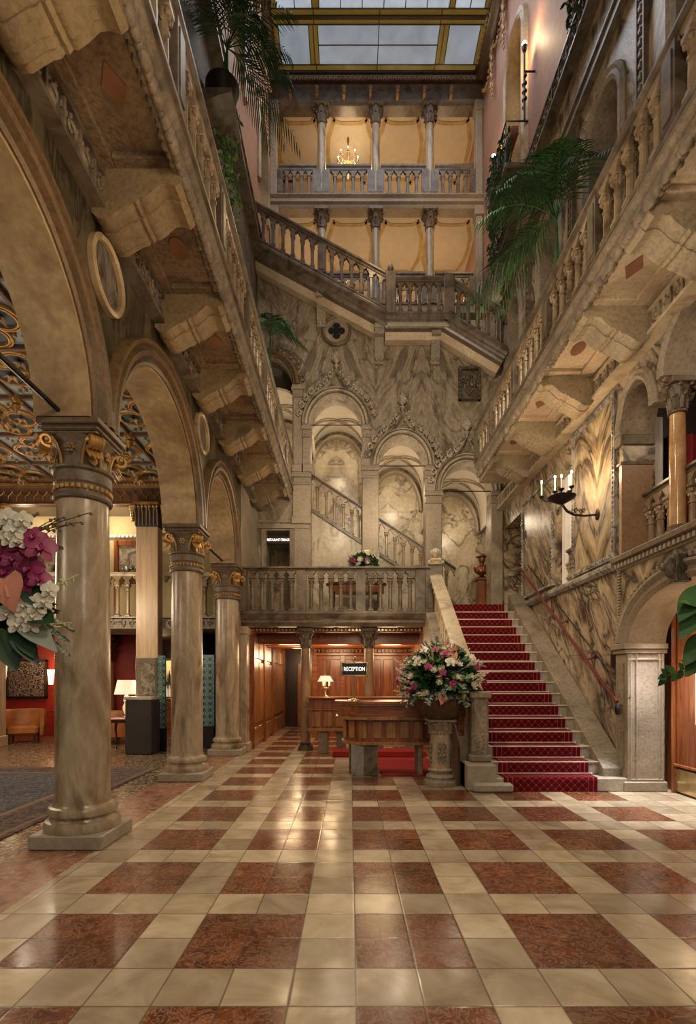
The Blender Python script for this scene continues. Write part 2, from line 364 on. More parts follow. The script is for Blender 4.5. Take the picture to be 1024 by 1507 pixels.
    def ball(s, c, r, seg=8, rings=5, sc=(1, 1, 1)):
        vs = [(c[0], c[1], c[2]-r*sc[2])]
        for j in range(1, rings):
            a = pi*j/rings-pi/2
            for i in range(seg):
                b = 2*pi*i/seg; vs.append((c[0]+r*sc[0]*cos(a)*cos(b), c[1]+r*sc[1]*cos(a)*sin(b), c[2]+r*sc[2]*sin(a)))
        vs.append((c[0], c[1], c[2]+r*sc[2])); fs = []
        for i in range(seg):
            k = (i+1) % seg; fs.append((0, 1+k, 1+i)); fs.append((len(vs)-1, 1+(rings-2)*seg+i, 1+(rings-2)*seg+k))
            for j in range(rings-2): fs.append((1+j*seg+i, 1+j*seg+k, 1+(j+1)*seg+k, 1+(j+1)*seg+i))
        return s.add(vs, fs)
    def leaf(s, o, d, n, L, W, curl=.2, seg=5, pw=.8, fold=.12, heart=0, thick=0, ex=1.0):
        d = Vector(d).normalized(); n = Vector(n); n = (n-d*n.dot(d)); n = n.normalized() if n.length > 1e-4 else d.orthogonal().normalized()
        sd = d.cross(n); o = Vector(o); vs = []
        for i in range(seg+1):
            t = i/seg; w = W*.5*(max(0, sin(pi*min(1, (t*.95+.03))**pw))**ex + (heart*max(0, 1-t*2.2)))
            c = o+d*L*t-n*curl*L*t*t; bk = -d*heart*W*.45*max(0, 1-t*3)
            vs += [c-sd*w+n*fold*w+bk, c, c+sd*w+n*fold*w+bk]
        fs = []
        for i in range(seg): fs += [(i*3, i*3+1, i*3+4, i*3+3), (i*3+1, i*3+2, i*3+5, i*3+4)]
        return s.add(vs, fs)
    def build(s, name, mat, parent=None, smooth=35, origin=None, bevel=0):
        me = bpy.data.meshes.new(name)
        o = Vector(origin) if origin is not None else Vector((0, 0, 0))
        me.from_pydata([tuple(Vector(v)-o) for v in s.v], [], s.f)
        mats = mat if isinstance(mat, (list, tuple)) else [mat]
        for mm in mats: me.materials.append(M[mm] if isinstance(mm, str) else mm)
        if len(mats) > 1:
            for p, k in zip(me.polygons, s.mi): p.material_index = k
        bm = bmesh.new(); bm.from_mesh(me); bmesh.ops.recalc_face_normals(bm, faces=bm.faces); bm.to_mesh(me); bm.free()
        if smooth:
            me.polygons.foreach_set('use_smooth', [True]*len(me.polygons))
            me.set_sharp_from_angle(angle=radians(smooth))
        ob = bpy.data.objects.new(name, me); COL.objects.link(ob); ob.location = o
        if parent is not None:
            ob.parent = parent
            if origin is None and parent.get('_w'): ob.location = tuple(-Vector(parent['_w']))
        if bevel:
            b = ob.modifiers.new('b', 'BEVEL'); b.width = bevel; b.segments = 2; b.limit_method = 'ANGLE'
        return ob

def tag(o, label=None, cat=None, group=None, kind=None):
    if label: o['label'] = label
    if cat: o['category'] = cat
    if group: o['group'] = group
    if kind: o['kind'] = kind
    return o
def empty(name, loc=(0, 0, 0), rz=0, world=False, **k):
    """world=True: parts are given in world coordinates"""
    o = bpy.data.objects.new(name, None); COL.objects.link(o); o.location = loc; o.rotation_euler = (0, 0, rz); o.empty_display_size = .1
    if world: o['_w'] = tuple(loc)
    return tag(o, **k)
def struct(ob): ob['kind'] = 'structure'; return ob
def kids(o): return [c for c in bpy.data.objects if c.parent == o]
def copy_tree(o, parent=None):
    c = o.copy(); COL.objects.link(c)
    if parent is not None: c.parent = parent
    for ch in kids(o): copy_tree(ch, c)
    return c
def arc(cu, cz, ru, rz, a0, a1, n):
    return [(cu+ru*cos(radians(a0+(a1-a0)*i/n)), cz+rz*sin(radians(a0+(a1-a0)*i/n))) for i in range(n+1)]
def arcade(u0, u1, zb, zt, arches, n=20, top=None):
    """outline with openings that rise from the bottom edge: (centre, half width, springing, rise)"""
    p = [(u0, zb)]
    for c, hw, zs, ri in arches:
        p.append((c-hw, zb))
        a = arc(c, zs, hw, ri, 180, 0, n); p += a if zs > zb+1e-4 else a[1:-1]
        p.append((c+hw, zb))
    p.append((u1, zb)); p += top if top else [(u1, zt), (u0, zt)]
    return p
def arch_hole(c, hw, zb, zs, ri, n=16): return [(c-hw, zb)]+arc(c, zs, hw, ri, 180, 0, n)+[(c+hw, zb)]
def circ(cu, cz, r, n=24): return arc(cu, cz, r, r, 0, 360*(n-1)/n, n-1)
def at(x, y, Y): return Vector(((x-515)/760*Y, Y, 1.5+(1003-y)/760*Y))

def scroll(mb, m, u, z, s, b=.0, flip=1, seg=4, r=.12):
    """a carved spiral leaf, size s"""
    pts = []
    for i in range(11):
        t = i/10; a = -pi/2+t*2.4*pi; rr = s*.5*(1-t*.8)
        pts.append(m(u+flip*rr*cos(a), b, z+rr*sin(a)))
    mb.tube(pts, [s*r*(1-.5*i/10) for i in range(11)], seg)
    for k in range(3):
        a = .6+k*1.1; p = m(u+flip*s*.55*cos(a), b, z+s*.55*sin(a)); mb.ball(p, s*.13, 5, 3)
def frieze(mb, m, u0, u1, z0, z1, b, seg=4, bars=True):
    h = z1-z0; n = max(1, int(round((u1-u0)/(h*1.05)))); st = (u1-u0)/n
    for i in range(n):
        scroll(mb, m, u0+st*(i+.5), (z0+z1)/2, h*.72, b, 1 if i % 2 else -1, seg)
        if bars: mb.box(u0+st*i-.012, u0+st*i+.012, b-.02, b+.02, z0, z1, m)
# ============================================================ THE SETTING
ML = lambda a, b, c: (-2.33+b, a, c)
MR = lambda a, b, c: (3.85-b, a, c)
MK = lambda a, b, c: (a, 13.0-b, c)
def W(name, outer, w0, w1, m, mat, holes=(), **k): return struct(MB().poly(outer, w0, w1, m, holes).build(name, mat, smooth=30, **k))
rect = lambda a, b, c, d: [(a, c), (b, c), (b, d), (a, d)]
# floors
struct(MB().box(-2.26, 5.6, -1.5, 19, -.2, 0).build('floor', 'floor_tiles', smooth=0))
struct(MB().box(-2.87, -2.26, -1.5, 19, -.2, 0.0).build('floor', 'rose_stone', smooth=0))
struct(MB().box(-11, -2.87, -1.5, 19, -.2, 0).build('floor', 'terrazzo', smooth=0))
# left arcade wall
AR = [(1.15-.0, .95, 3.87, .95), (3.35, 1.28, 3.87, 1.28), (6.45, 1.33, 3.87, 1.36), (9.33, 1.05, 3.92, 1.22)]
wl = W('wall_left', arcade(0.1, 11.0, 3.87, 6.3, AR[1:], 28), -.47, 0, ML, ['marble_olive'])
for c, hw, zs, ri in AR[1:]:
    a = arc(c, zs, hw, ri, 180, 0, 30)
    if zs > 3.88: a = [(c-hw, 3.87)]+a+[(c+hw, 3.87)]
    # voussoir lining of the arch and the stepped moulding on its face
    MB().sweep(a, [(-.03, -.49), (-.03, .012), (.035, .012), (.035, -.49)], ML).build('arch_soffit', 'arch_stone', wl)
    MB().sweep(a, [(.0, -.02), (.0, .03), (.03, .05), (.05, .03), (.07, .03), (.09, .085), (.14, .095), (.16, .05), (.19, .05), (.21, .10), (.25, .10), (.275, .04), (.275, -.02)], ML).build('arch_moulding', 'moulding_stone', wl)
for cy, cz, r in ((4.9, 5.34, .27), (8.05, 5.36, .25)):
    rg = MB().sweep(circ(cy, cz, r, 32), [(0, -.01), (0, .05), (-.03, .07), (-.055, .05), (-.055, -.01)], ML, closed=True).build('roundel_ring', 'arch_stone', wl)
    MB().poly(circ(cy, cz, r, 32), -.01, .012, ML).build('roundel', 'marble_dark', rg)
W('wall_left', rect(10.96, 13.0, 0, 6.3), -.47, 0, ML, 'pale_stone')
W('wall_left', [(10.96, 6.3), (13.0, 6.3), (13.0, 12.0), (0.1, 12.0), (0.1, 6.3)], -.47, 0, ML, 'marble_dark')
wlu = W('wall_left', [(0.1, 12), (18.4, 12), (18.4, 19.4), (0.1, 19.4)], -.4, 0, ML, 'pink_wall', holes=[arch_hole(13.75, .62, 14.2, 15.9, .62), arch_hole(10.6, .62, 14.2, 15.9, .62), arch_hole(7.4, .62, 14.2, 15.9, .62)])
W('wall_left', rect(13.0, 19, 0, 12), -.47, 0, ML, 'pale_stone', holes=[arch_hole(14.1, .6, 6.2, 8.6, .6)])
for yc in (7.4, 10.6, 13.75):
    a = [(yc-.62, 14.2)]+arc(yc, 15.9, .62, .62, 180, 0, 16)+[(yc+.62, 14.2)]
    MB().sweep(a, [(-.012, -.3), (-.012, .06), (.10, .09), (.17, .05), (.17, -.02)], ML).build('window_surround', 'arch_stone', wlu)
    struct(MB().box(-2.9, -2.74, yc-1, yc+1, 14, 16.8).build('wall_left', 'dark_wood'))
# cornices that run along the hall
def cornice(name, m, y0, y1, z, prof, mat, kind=True):
    ob = MB().sweep([(y0, z), (y1, z)], prof, m).build(name, mat, smooth=30)
    return struct(ob) if kind else ob
PR = [(0, -.02), (0, .05), (.04, .07), (.07, .07), (.09, .12), (.15, .15), (.17, .12), (.2, .10), (.2, -.02)]
def trimband(m, y0, y1, z, h, d, mat, motif=None, matm='carved_stone'):
    ob = MB().box(y0, y1, -.02, d, z, z+h, m).box(y0, y1, -.02, d+.035, z-.03, z+.015, m).box(y0, y1, -.02, d+.035, z+h-.015, z+h+.03, m).build('trim_1', mat, smooth=0)
    struct(ob)
    if motif:
        mb = MB(); frieze(mb, m, y0+.05, y1-.05, z+.02, z+h-.02, d+.005, 4); mb.build('carved_frieze', matm, ob)
    return ob
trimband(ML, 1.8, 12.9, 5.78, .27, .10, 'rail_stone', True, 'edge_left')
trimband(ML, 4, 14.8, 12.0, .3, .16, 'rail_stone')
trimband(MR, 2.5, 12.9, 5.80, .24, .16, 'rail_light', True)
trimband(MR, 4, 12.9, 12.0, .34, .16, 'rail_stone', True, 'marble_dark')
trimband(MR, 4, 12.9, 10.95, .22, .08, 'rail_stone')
# right wall, below the balcony
HR = [arch_hole(7.78-.0, .0001, 0, .1, .0001)]
holes_r = [[(3.23, 3.30), (3.23, 5.22)]+arc(3.95, 5.22, .72, .6, 180, 0, 20)[1:]+arc(5.62, 5.22, .66, .62, 180, 0, 20)+arc(6.92, 4.98, .36, .55, 180, 0, 18)+[(7.28, 3.30)],
           rect(8.93, 9.62, 3.22, 5.25), rect(11.6, 12.85, 2.9, 5.3)]
wr = W('wall_right', arcade(0.1, 13.0, 0, 5.8, [(5.88, 1.18, 2.02, .66)], 24), -.45, 0, MR, 'marble_brecc', holes=holes_r)
wr2 = W('wall_right', rect(0.1, 13.0, 5.8, 12.0), -.45, 0, MR, 'marble_gold', holes=[arch_hole(c, .45, 6.32, 9.9, .5) for c in (5.6, 7.8, 9.95, 12.1)])
wr3 = W('wall_right', rect(0.1, 18.4, 12.0, 19.4), -.4, 0, MR, 'pink_wall', holes=[arch_hole(11.95, .6, 12.75, 15.9, .6), arch_hole(8.2, .6, 12.75, 15.9, .6)])
W('wall_right', rect(13.0, 19, 0, 12.0), -.45, 0, MR, 'marble_cream')
for c in (5.6, 7.8, 9.95, 12.1):
    a = [(c-.45, 6.32), (c-.45, 8.1), (c-.45, 9.9)]+arc(c, 9.9, .45, .5, 180, 0, 16)+[(c+.45, 8.1), (c+.45, 6.32)]
    MB().sweep(a, [(-.012, -.43), (-.012, .04), (.04, .07), (.09, .05), (.13, .08), (.17, .03), (.17, -.01)], MR).build('arch_moulding', 'carved_stone', wr2)
    MB().box(c-.45, c+.45, -.43, -.36, 6.32, 9.1, MR).build('door_panel', 'yellow_wall', wr2)
    MB().box(c-.45, c+.45, -.43, -.34, 9.1, 10.4, MR).build('transom_panel', 'brown_stone', wr2)
for yy in (4.7, 6.75, 8.9, 11.05, 12.85):       # upright carved strips between the marble sheets
    mb = MB().box(yy-.07, yy+.07, -.01, .05, 6.3, 10.95, MR).box(yy-.095, yy-.07, -.01, .07, 6.3, 10.95, MR).box(yy+.07, yy+.095, -.01, .07, 6.3, 10.95, MR)
    for k in range(30): mb.ball(MR(yy, .06, 6.4+k*.15), .05, 5, 3, (.5, 1, 1))
    mb.build('carved_strip', 'rail_stone', wr2)
for c in (8.2, 11.95):
    a = [(c-.6, 12.75), (c-.6, 14), (c-.6, 15.9)]+arc(c, 15.9, .6, .6, 180, 0, 16)+[(c+.6, 14), (c+.6, 12.75)]
    MB().sweep(a, [(-.012, -.38), (-.012, .08), (.05, .12), (.1, .07), (.17, .09), (.2, .0)], MR).build('window_surround', 'arch_stone', wr3)
    MB().box(c-.85, c+.85, -.02, .1, 14.75, 14.9, MR).build('string_course', 'pale_stone', wr3) if False else None
    struct(MB().box(c-.6, c+.6, -.38, -.33, 12.75, 16.5, MR).build('window_1', 'yellow_wall'))
# framed marble sheets of the lower right wall
def sheet(y0, y1, z0, z1, mat, fw=.07):
    p = MB().box(y0, y1, -.01, .025, z0, z1, MR).build('marble_panel', mat, wr)
    mb = MB()
    for a in (y0-fw, y1): mb.box(a, a+fw, -.01, .05, z0-fw, z1+fw, MR)
    for z in (z0-fw, z1): mb.box(y0, y1, -.01, .05, z, z+fw, MR)
    n = int((z1-z0)/.07)
    for i in range(n):
        for a in (y0-fw/2, y1+fw/2): mb.ball(MR(a, .05, z0+(i+.5)*(z1-z0)/n), .026, 5, 3)
    n = int((y1-y0)/.07)
    for i in range(n):
        for z in (z0-fw/2, z1+fw/2): mb.ball(MR(y0+(i+.5)*(y1-y0)/n, .05, z), .026, 5, 3)
    mb.build('carved_frame', 'marble_grey', wr)
sheet(7.52, 8.78, 3.36, 5.62, 'marble_gold', .085)
sheet(9.75, 11.4, 3.36, 5.35, 'marble_brecc', .05)
mb = MB()
for y, z0, z1 in ((8.05, 1.0, 3.08), (9.1, 1.9, 3.08), (7.62, 1.9, 3.08)): mb.box(y-.003, y+.003, 0, .002, z0, z1, MR)
for y0, y1, z in ((7.4, 8.05, 1.9), (8.05, 9.1, 1.95), (7.4, 7.9, 1.1)): mb.box(y0, y1, 0, .002, z-.003, z+.003, MR)
mb.build('slab_joints', 'marble_dark', wr)
# sill moulding under the sheets and the cornice above the entrance
MB().sweep([(7.45, 3.10), (11.5, 3.10)], [(0, -.01), (0, .05), (.05, .09), (.1, .09), (.14, .05), (.16, -.01)], MR).build('sill_moulding', 'marble_grey', wr)
MB().sweep([(2.0, 3.06), (7.38, 3.06)], [(0, -.01), (0, .04), (.03, .05), (.1, .05), (.12, .13), (.17, .15), (.2, .11), (.23, -.01)], MR).build('cornice_moulding', 'carved_stone', wr)
mb = MB()
for i in range(60): mb.box(2.1+i*.088, 2.145+i*.088, .04, .10, 3.09, 3.15, MR)
for i in range(28): mb.box(7.28, 7.36, .0, .05, 1.9+i*.042*1.0, 1.92+i*.042, MR)
mb.build('dentils', 'pale_stone', wr)
MB().poly(arcade(2.0, 7.4, 1.75, 3.06, [(5.88, 1.36, 2.02, .84)], 24), -.01, .03, MR).build('spandrel_panel', 'marble_gold', wr)
# entrance arch
a0 = arc(5.88, 2.02, 1.18, .66, 180, 0, 30)
MB().sweep(a0, [(-.012, -.46), (-.012, .05), (.05, .09), (.08, .06), (.12, .06), (.17, .11), (.20, .11), (.22, .03), (.22, -.46)], MR).build('arch_moulding', 'pale_stone', wr)
mb = MB()
for i in range(44):
    t = radians(180*(i+.5)/44); mb.cbox(-.022, .022, -.03, .03, -.03, .03, .006, lambda x, y, z, t=t: MR(5.88+(1.18+.26)*cos(t)+x, .06+y, 2.02+(.66+.25)*sin(t)+z))
mb.build('bead_moulding', 'carved_stone', wr)
mb = MB(); mb.cbox(5.8, 5.96, .0, .2, 2.62, 2.95, .02, MR); mb.ball(MR(5.88, .2, 2.8), .1, 10, 8, (.8, .8, 1.2)); mb.ball(MR(5.88, .29, 2.78), .03, 6, 4)
mb.build('keystone_head', 'marble_dark', wr)
for y0, y1 in ((7.04, 7.34), (4.42, 4.72)):
    mb = MB().cbox(y0, y1, -.44, .08, .12, 1.88, .012, MR).cbox(y0-.03, y1+.03, -.47, .13, 0, .14, .015, MR).cbox(y0-.02, y1+.02, -.47, .11, 1.88, 1.94, .01, MR).cbox(y0-.04, y1+.04, -.47, .14, 1.94, 2.02, .01, MR)
    mb.build('jamb_pier', 'pale_stone', wr)
    MB().box(y0+.06, y1-.06, .07, .095, .3, 1.75, MR).build('jamb_panel', 'carved_stone', wr)
    mb = MB(); yf = y0 if y0 > 6 else y1
    for bb in (.06, .03, -.05, -.36, -.41): mb.tube([MR(yf, bb, .15), MR(yf, bb, 1.88)], .018, 8)
    for z in (.16, 1.8): mb.tube([MR(yf, .06, z), MR(yf, -.42, z)], .016, 8)
    mb.build('jamb_moulding', 'pale_stone', wr)
# doors of the entrance, set back in the arch
d1 = struct(MB().box(4.45, 4.52, 4.2, 7.6, 0, 2.9).build('door_1', 'mahogany'))
for (y0, y1) in ((6.05, 6.98), (4.8, 5.72)):
    dl = MB().box(4.40, 4.46, y0, y1, .35, 2.3).build('door_leaf', 'mahogany', d1)
    MB().box(4.385, 4.41, y0+.12, y1-.42, .95, 2.0).build('pane', 'curtain', dl)
    MB().box(4.38, 4.41, y0+.02, y1-.02, .03, .33).build('kick_plate', 'brass', dl)
    mb = MB()
    for yy in (y0, y1): mb.tube([(4.37, yy, 0), (4.37, yy, 2.4)], .03, 6)
    mb.tube([(4.37, y0, .38), (4.37, y1, .38)], .022, 6); mb.build('door_frame', 'mahogany', d1)
# gallery openings above the entrance
def archring(c, hw, zs, ri, mat='carved_stone'):
    a = arc(c, zs, hw, ri, 180, 0, 24)
    MB().sweep(a, [(-.012, -.44), (-.012, .05), (.03, .08), (.06, .05), (.1, .07), (.13, .03), (.13, -.02)], MR).build('arch_moulding', mat, wr)
archring(6.92, .36, 4.98, .55); archring(5.62, .66, 5.22, .62); archring(3.95, .72, 5.22, .6)
MB().cbox(7.25, 7.42, -.44, .05, 4.83, 4.98, .012, MR).cbox(7.26, 7.40, -.43, .04, 4.55, 4.6, .01, MR).build('impost', 'capital_stone', wr)
MB().box(7.265, 7.33, -.40, .03, 3.29, 4.55, MR).build('pilaster', 'brown_stone', wr)
struct(MB().box(5.9, 6.0, .2, 7.45, 3.0, 6.2).build('wall_right', 'red_wall'))
struct(MB().box(4.3, 6.0, .2, 7.45, 3.05, 3.2).build('floor', 'dark_wood'))
struct(MB().box(4.3, 6.0, .2, 13, 6.1, 6.25).build('ceiling', 'dark_wood'))
struct(MB().box(4.31, 6.0, 7.48, 7.58, 3.2, 6.1).build('wall_right', 'black'))
struct(MB().box(4.9, 5.0, 7.6, 13.6, 2.8, 6.2).build('wall_right', 'pale_stone'))
struct(MB().box(4.30, 4.4, 11.4, 13, 2.98, 5.4).build('door_2', 'brown_stone'))
def curtain(name, x, y0, y1, z0, z1, mat, label, amp=.03, n=60):
    mb = MB(); vs = []; fs = []
    for i in range(n+1):
        y = y0+(y1-y0)*i/n; dx = amp*sin(i*1.1)+amp*.4*sin(i*2.7)
        vs += [(x+dx, y, z0), (x+dx*.7, y, z1), (x+dx+.01, y, z0), (x+dx*.7+.01, y, z1)]
    for i in range(n): fs += [(i*4, i*4+4, i*4+5, i*4+1), (i*4+2, i*4+3, i*4+7, i*4+6)]
    mb.add(vs, fs); return tag(mb.build(name, mat, smooth=60), label, 'curtain')
def curtain_x(y, x0, x1, z0, z1, mat, label, amp=.02, n=60):
    mb = MB(); vs = []; fs = []
    for i in range(n+1):
        x = x0+(x1-x0)*i/n; dy = amp*sin(i*1.1)+amp*.4*sin(i*2.7)
        vs += [(x, y+dy, z0), (x, y+dy*.7, z1), (x, y+dy-.01, z0), (x, y+dy*.7-.01, z1)]
    for i in range(n): fs += [(i*4, i*4+4, i*4+5, i*4+1), (i*4+2, i*4+3, i*4+7, i*4+6)]
    return tag(mb.add(vs, fs).build('curtain', mat, smooth=60), label, 'curtain')
curtain_x(7.43, 4.30, 4.49, 3.25, 5.3, 'curtain', 'plain grey curtain between the pilaster and the amber colonnette of the right gallery', .006)
curtain_x(7.42, 4.56, 5.85, 3.25, 5.05, 'red_curtain', 'dark red curtain behind the gallery openings above the entrance', .03, 60)
curtain('curtain', 3.95, 8.95, 9.60, 3.2, 5.24, 'curtain', 'long pale grey drape in the tall slot beside the candle bracket', .012, 40)
# little rail seen in the tall slot and the gallery parapet
# ------------------------------------------------------------ back wall
ZL = lambda X: 10.4-.54*(X-.98)
ZR = lambda X: 10.35-.6*(X-2.35)
top = [(3.85, ZR(3.85)-.3), (2.35, 10.05), (.98, 10.1), (-2.33, ZL(-2.33)-.3)]
ARC = [(-.342, .65, 7.93, .75), (1.31, .59, 6.905, .735), (2.925, .615, 6.27, .74)]
wb = W('wall_back', arcade(-2.33, 3.85, 2.98, 12, ARC, 24, top), -.42, 0, MK, 'marble_back',
       holes=[[(-2.25, 6.85), (-1.45, 6.85)]+arc(-2.06, 8.95, .61, .72, 0, 108, 12)+[(-2.25, 9.6)], rect(-2.12, -1.5, 2.985, 5.3)])
def ogee(c, hw, zs, ri, h=1.0):
    """pointed ogee hood over a round arch"""
    R0 = hw+.2; L = [(c-R0, zs)]+arc(c, zs, R0, ri+.2, 176, 118, 10)
    x0, z0 = L[-1]; ax, az = c, zs+ri+.2+.42
    for i in range(1, 7):
        t = i/6; x = x0+(ax-x0)*(1-(1-t)**1.0); z = z0+(az-z0)*(t*.62+.38*t**2.4)
        x = x0+(ax-x0)*(t**.82); L.append((x, z))
    return L
for k, (c, hw, zs, ri) in enumerate(ARC):
    a = arc(c, zs, hw, ri, 180, 0, 30)
    MB().sweep(a, [(-.012, -.42), (-.012, .03), (.015, .07), (.045, .07), (.05, .01), (.07, .01), (.085, .12), (.125, .13), (.135, .03), (.155, .03), (.17, .10), (.2, .10), (.2, -.01)], MK).build('arch_moulding', 'hood_stone', wb)
    L = ogee(c, hw, zs, ri); Rr = [(2*c-x, z) for x, z in reversed(L)]
    pr = [(-.03, -.01), (-.03, .10), (0, .17), (.035, .10), (.035, -.01)]
    MB().sweep(L, pr, MK).sweep(Rr, pr, MK).build('ogee_hood', 'hood_stone', wb)
    mb = MB()
    for side in (1, -1):
        for j in range(3, len(L)-1, 2):
            x, z = L[j]; x = c+(x-c)*1.0; x = 2*c-x if side < 0 else x
            nx, nz = (L[j][0]-c, L[j][1]-zs); q = math.hypot(nx, nz); nx = nx/q*side*1.0; nz /= q
            s0 = .17
            for t in range(4): mb.ball(MK(x+nx*(.04+.05*t)+(.03 if t % 2 else -.03), .08+.02*t, z+nz*(.04+.05*t)), .05-.006*t, 6, 4)
            scroll(mb, MK, x+nx*.11, z+nz*.11, .17, .10, -side, 5, .16)
    mb.build('crocket', 'hood_stone', wb)
    az = zs+ri+.62
    mb = MB(); mb.lathe([(.03, 0), (.035, .1), (.07, .14), (.03, .18), (.05, .22), (.11, .28), (.1, .34), (.06, .42), (.02, .5)], 8, (c, 12.9, az-.05))
    for i in range(6):
        t = i*pi/3; mb.ball((c+.09*cos(t), 12.9+.09*sin(t), az+.26), .045, 6, 4); mb.ball((c+.06*cos(t+.5), 12.9+.06*sin(t+.5), az+.34), .035, 6, 4)
    mb.build('finial', 'hood_stone', wb)
    MB().tube([(c-hw-.02, 12.95, zs), (c+hw+.02, 12.95, zs)], .014, 6).build('tie_rod', 'iron', wb)
# moulded ring of the half hidden arch on the left
a = arc(-2.06, 8.95, .61, .72, 0, 108, 14)
MB().sweep([(-1.45, 8.95)]+a[1:], [(-.012, -.4), (-.012, .03), (-.03, .07), (-.06, .04), (-.1, .09), (-.14, .09), (-.19, .05), (-.2, -.01)], MK).build('arch_moulding', 'moulding_stone', wb)
mb = MB()
for t in (10, 30, 50, 70): scroll(mb, MK, -2.06+.86*cos(radians(t)), 8.95+.95*sin(radians(t)), .17, .08, 1, 5, .16)
mb.build('crocket', 'moulding_stone', wb)
# pilasters with imposts between the arches
def pil(x0, x1, zb, zt, mat='pale_stone'):
    mb = MB().cbox(x0, x1, -.01, .06, zb, zt-.3, .012, MK).cbox(x0-.02, x1+.02, -.01, .09, zt-.3, zt-.26, .008, MK).cbox(x0-.01, x1+.01, -.01, .07, zt-.26, zt-.12, .008, MK).cbox(x0-.04, x1+.04, -.01, .12, zt-.12, zt-.05, .01, MK).cbox(x0-.02, x1+.02, -.01, .10, zt-.05, zt, .008, MK)
    n = int((x1-x0)/.05)
    for i in range(n): mb.box(x0+.01+i*(x1-x0-.02)/n, x0+.035+i*(x1-x0-.02)/n, .06, .085, zt-.25, zt-.13, MK)
    for z in (zb, ): mb.cbox(x0-.03, x1+.03, -.01, .1, zb, zb+.18, .01, MK)
    return mb.build('pilaster', mat, wb)
pil(-1.43, -1.2, 6.75, 8.93, 'pale_stone'); pil(-1.44, -1.02, 5.45, 6.74, 'pale_stone')
pil(-1.19, -.995, 6.75, 7.93)
pil(.31, .71, 4.6, 6.905); pil(.31, .5, 6.905, 7.93)
pil(1.905, 2.3, 2.98, 6.27); pil(1.9, 2.08, 6.27, 6.905)
pil(3.545, 3.83, 2.98, 6.27)
mb = MB().box(-1.44, -1.02, 0, .03, 2.98, 5.35, MK).box(-2.33, -1.02, 0, .05, 5.35, 5.45, MK)
for x0, x1 in ((-2.3, -1.5), (-1.42, -1.05)):
    mb.box(x0, x1, 0, .03, 5.5, 5.56, MK); mb.box(x0, x1, 0, .03, 6.0, 6.06, MK)
mb.build('dado_panelling', 'pale_stone', wb)
MB().sweep([(-2.12, 2.99), (-2.12, 5.3), (-1.5, 5.3), (-1.5, 2.99)], [(-.012, -.42), (-.012, .03), (.08, .05), (.1, -.01)], MK).build('door_surround', 'carved_stone', wb)
# quatrefoil roundel
qz, qx = 10.3, -.34
MB().sweep(circ(qx, qz, .30, 36), [(0, -.01), (0, .07), (-.04, .10), (-.08, .06), (-.08, -.01)], MK, closed=True).build('roundel_ring', 'capital_stone', wb)
lob = [[(qx+.115*cos(t)+.10*cos(u), qz+.115*sin(t)+.10*sin(u)) for u in [t+radians(-118+236*i/8) for i in range(9)]] for t in (0, pi/2, pi, 3*pi/2)]
MB().poly(circ(qx, qz, .30, 36), .005, .05, MK, holes=[[p for L in lob for p in L]]).build('quatrefoil', 'carved_stone', wb)
MB().poly(circ(qx, qz, .28, 24), -.01, .012, MK).build('roundel_back', 'black', wb)
# relief plaque
mb = MB()
px0, px1, pz0, pz1 = 2.72, 3.27, 8.55, 9.38
for a in (px0, px1-.07): mb.cbox(a, a+.07, 0, .1, pz0, pz1, .01, MK)
for z in (pz0, pz1-.07): mb.cbox(px0, px1, 0, .1, z, z+.07, .01, MK)
for i in range(9): mb.ball(MK(px0+.035, .1, pz0+.05+i*.092), .04, 6, 4); mb.ball(MK(px1-.035, .1, pz0+.05+i*.092), .04, 6, 4)
for i in range(6): mb.ball(MK(px0+.04+i*.095, .1, pz0+.035), .04, 6, 4); mb.ball(MK(px0+.04+i*.095, .1, pz1-.035), .04, 6, 4)
mb.sweep([(2.85, 9.1), (2.86, 8.85), (2.99, 8.68), (3.13, 8.85), (3.14, 9.1)], [(0, 0), (0, .06), (.03, .06), (.03, 0)], MK, closed=True)
for i in range(5): scroll(mb, MK, 2.84+i*.08, 9.05+.09*sin(i*1.3), .15, .07, (-1)**i, 5, .2)
mb.build('relief_plaque', 'marble_dark', wb); MB().box(px0, px1, -.01, .015, pz0, pz1, MK).build('plaque_ground', 'rail_stone', wb)
# stair passage behind the back wall: rear wall, rising ramp, vaults
struct(MB().box(-6, 4.3, 15.0, 15.2, 2.99, 12).build('wall_back', 'marble_cream'))
struct(MB().box(3.86, 4.0, 13.4, 15.0, 2.9, 9.9).build('wall_right', 'marble_cream'))
ramp = [(-1.35, 2.98), (3.1, 2.98), (3.1, 3.3), (-1.35, 6.2), (-5.5, 6.2), (-5.5, 5.9), (-1.35, 5.9)]
struct(MB().poly(ramp, 13.5, 14.98, lambda a, b, c: (a, b, c)).build('wall_stairs', 'marble_cream', smooth=0))
mb = MB()
for i in range(16):
    x = 3.1-i*.28; mb.cbox(x-.3, x, 13.52, 14.96, 3.2+i*.182, 3.32+i*.182, .01)
steps_up = tag(mb.build('stair_treads', 'stair_stone', smooth=0), 'stone steps climbing leftwards behind the arches of the rear wall', 'stairs')
cv = struct(MB().box(-5.6, 3.9, 13.42, 15.0, 9.85, 10.0).build('ceiling', 'cream'))
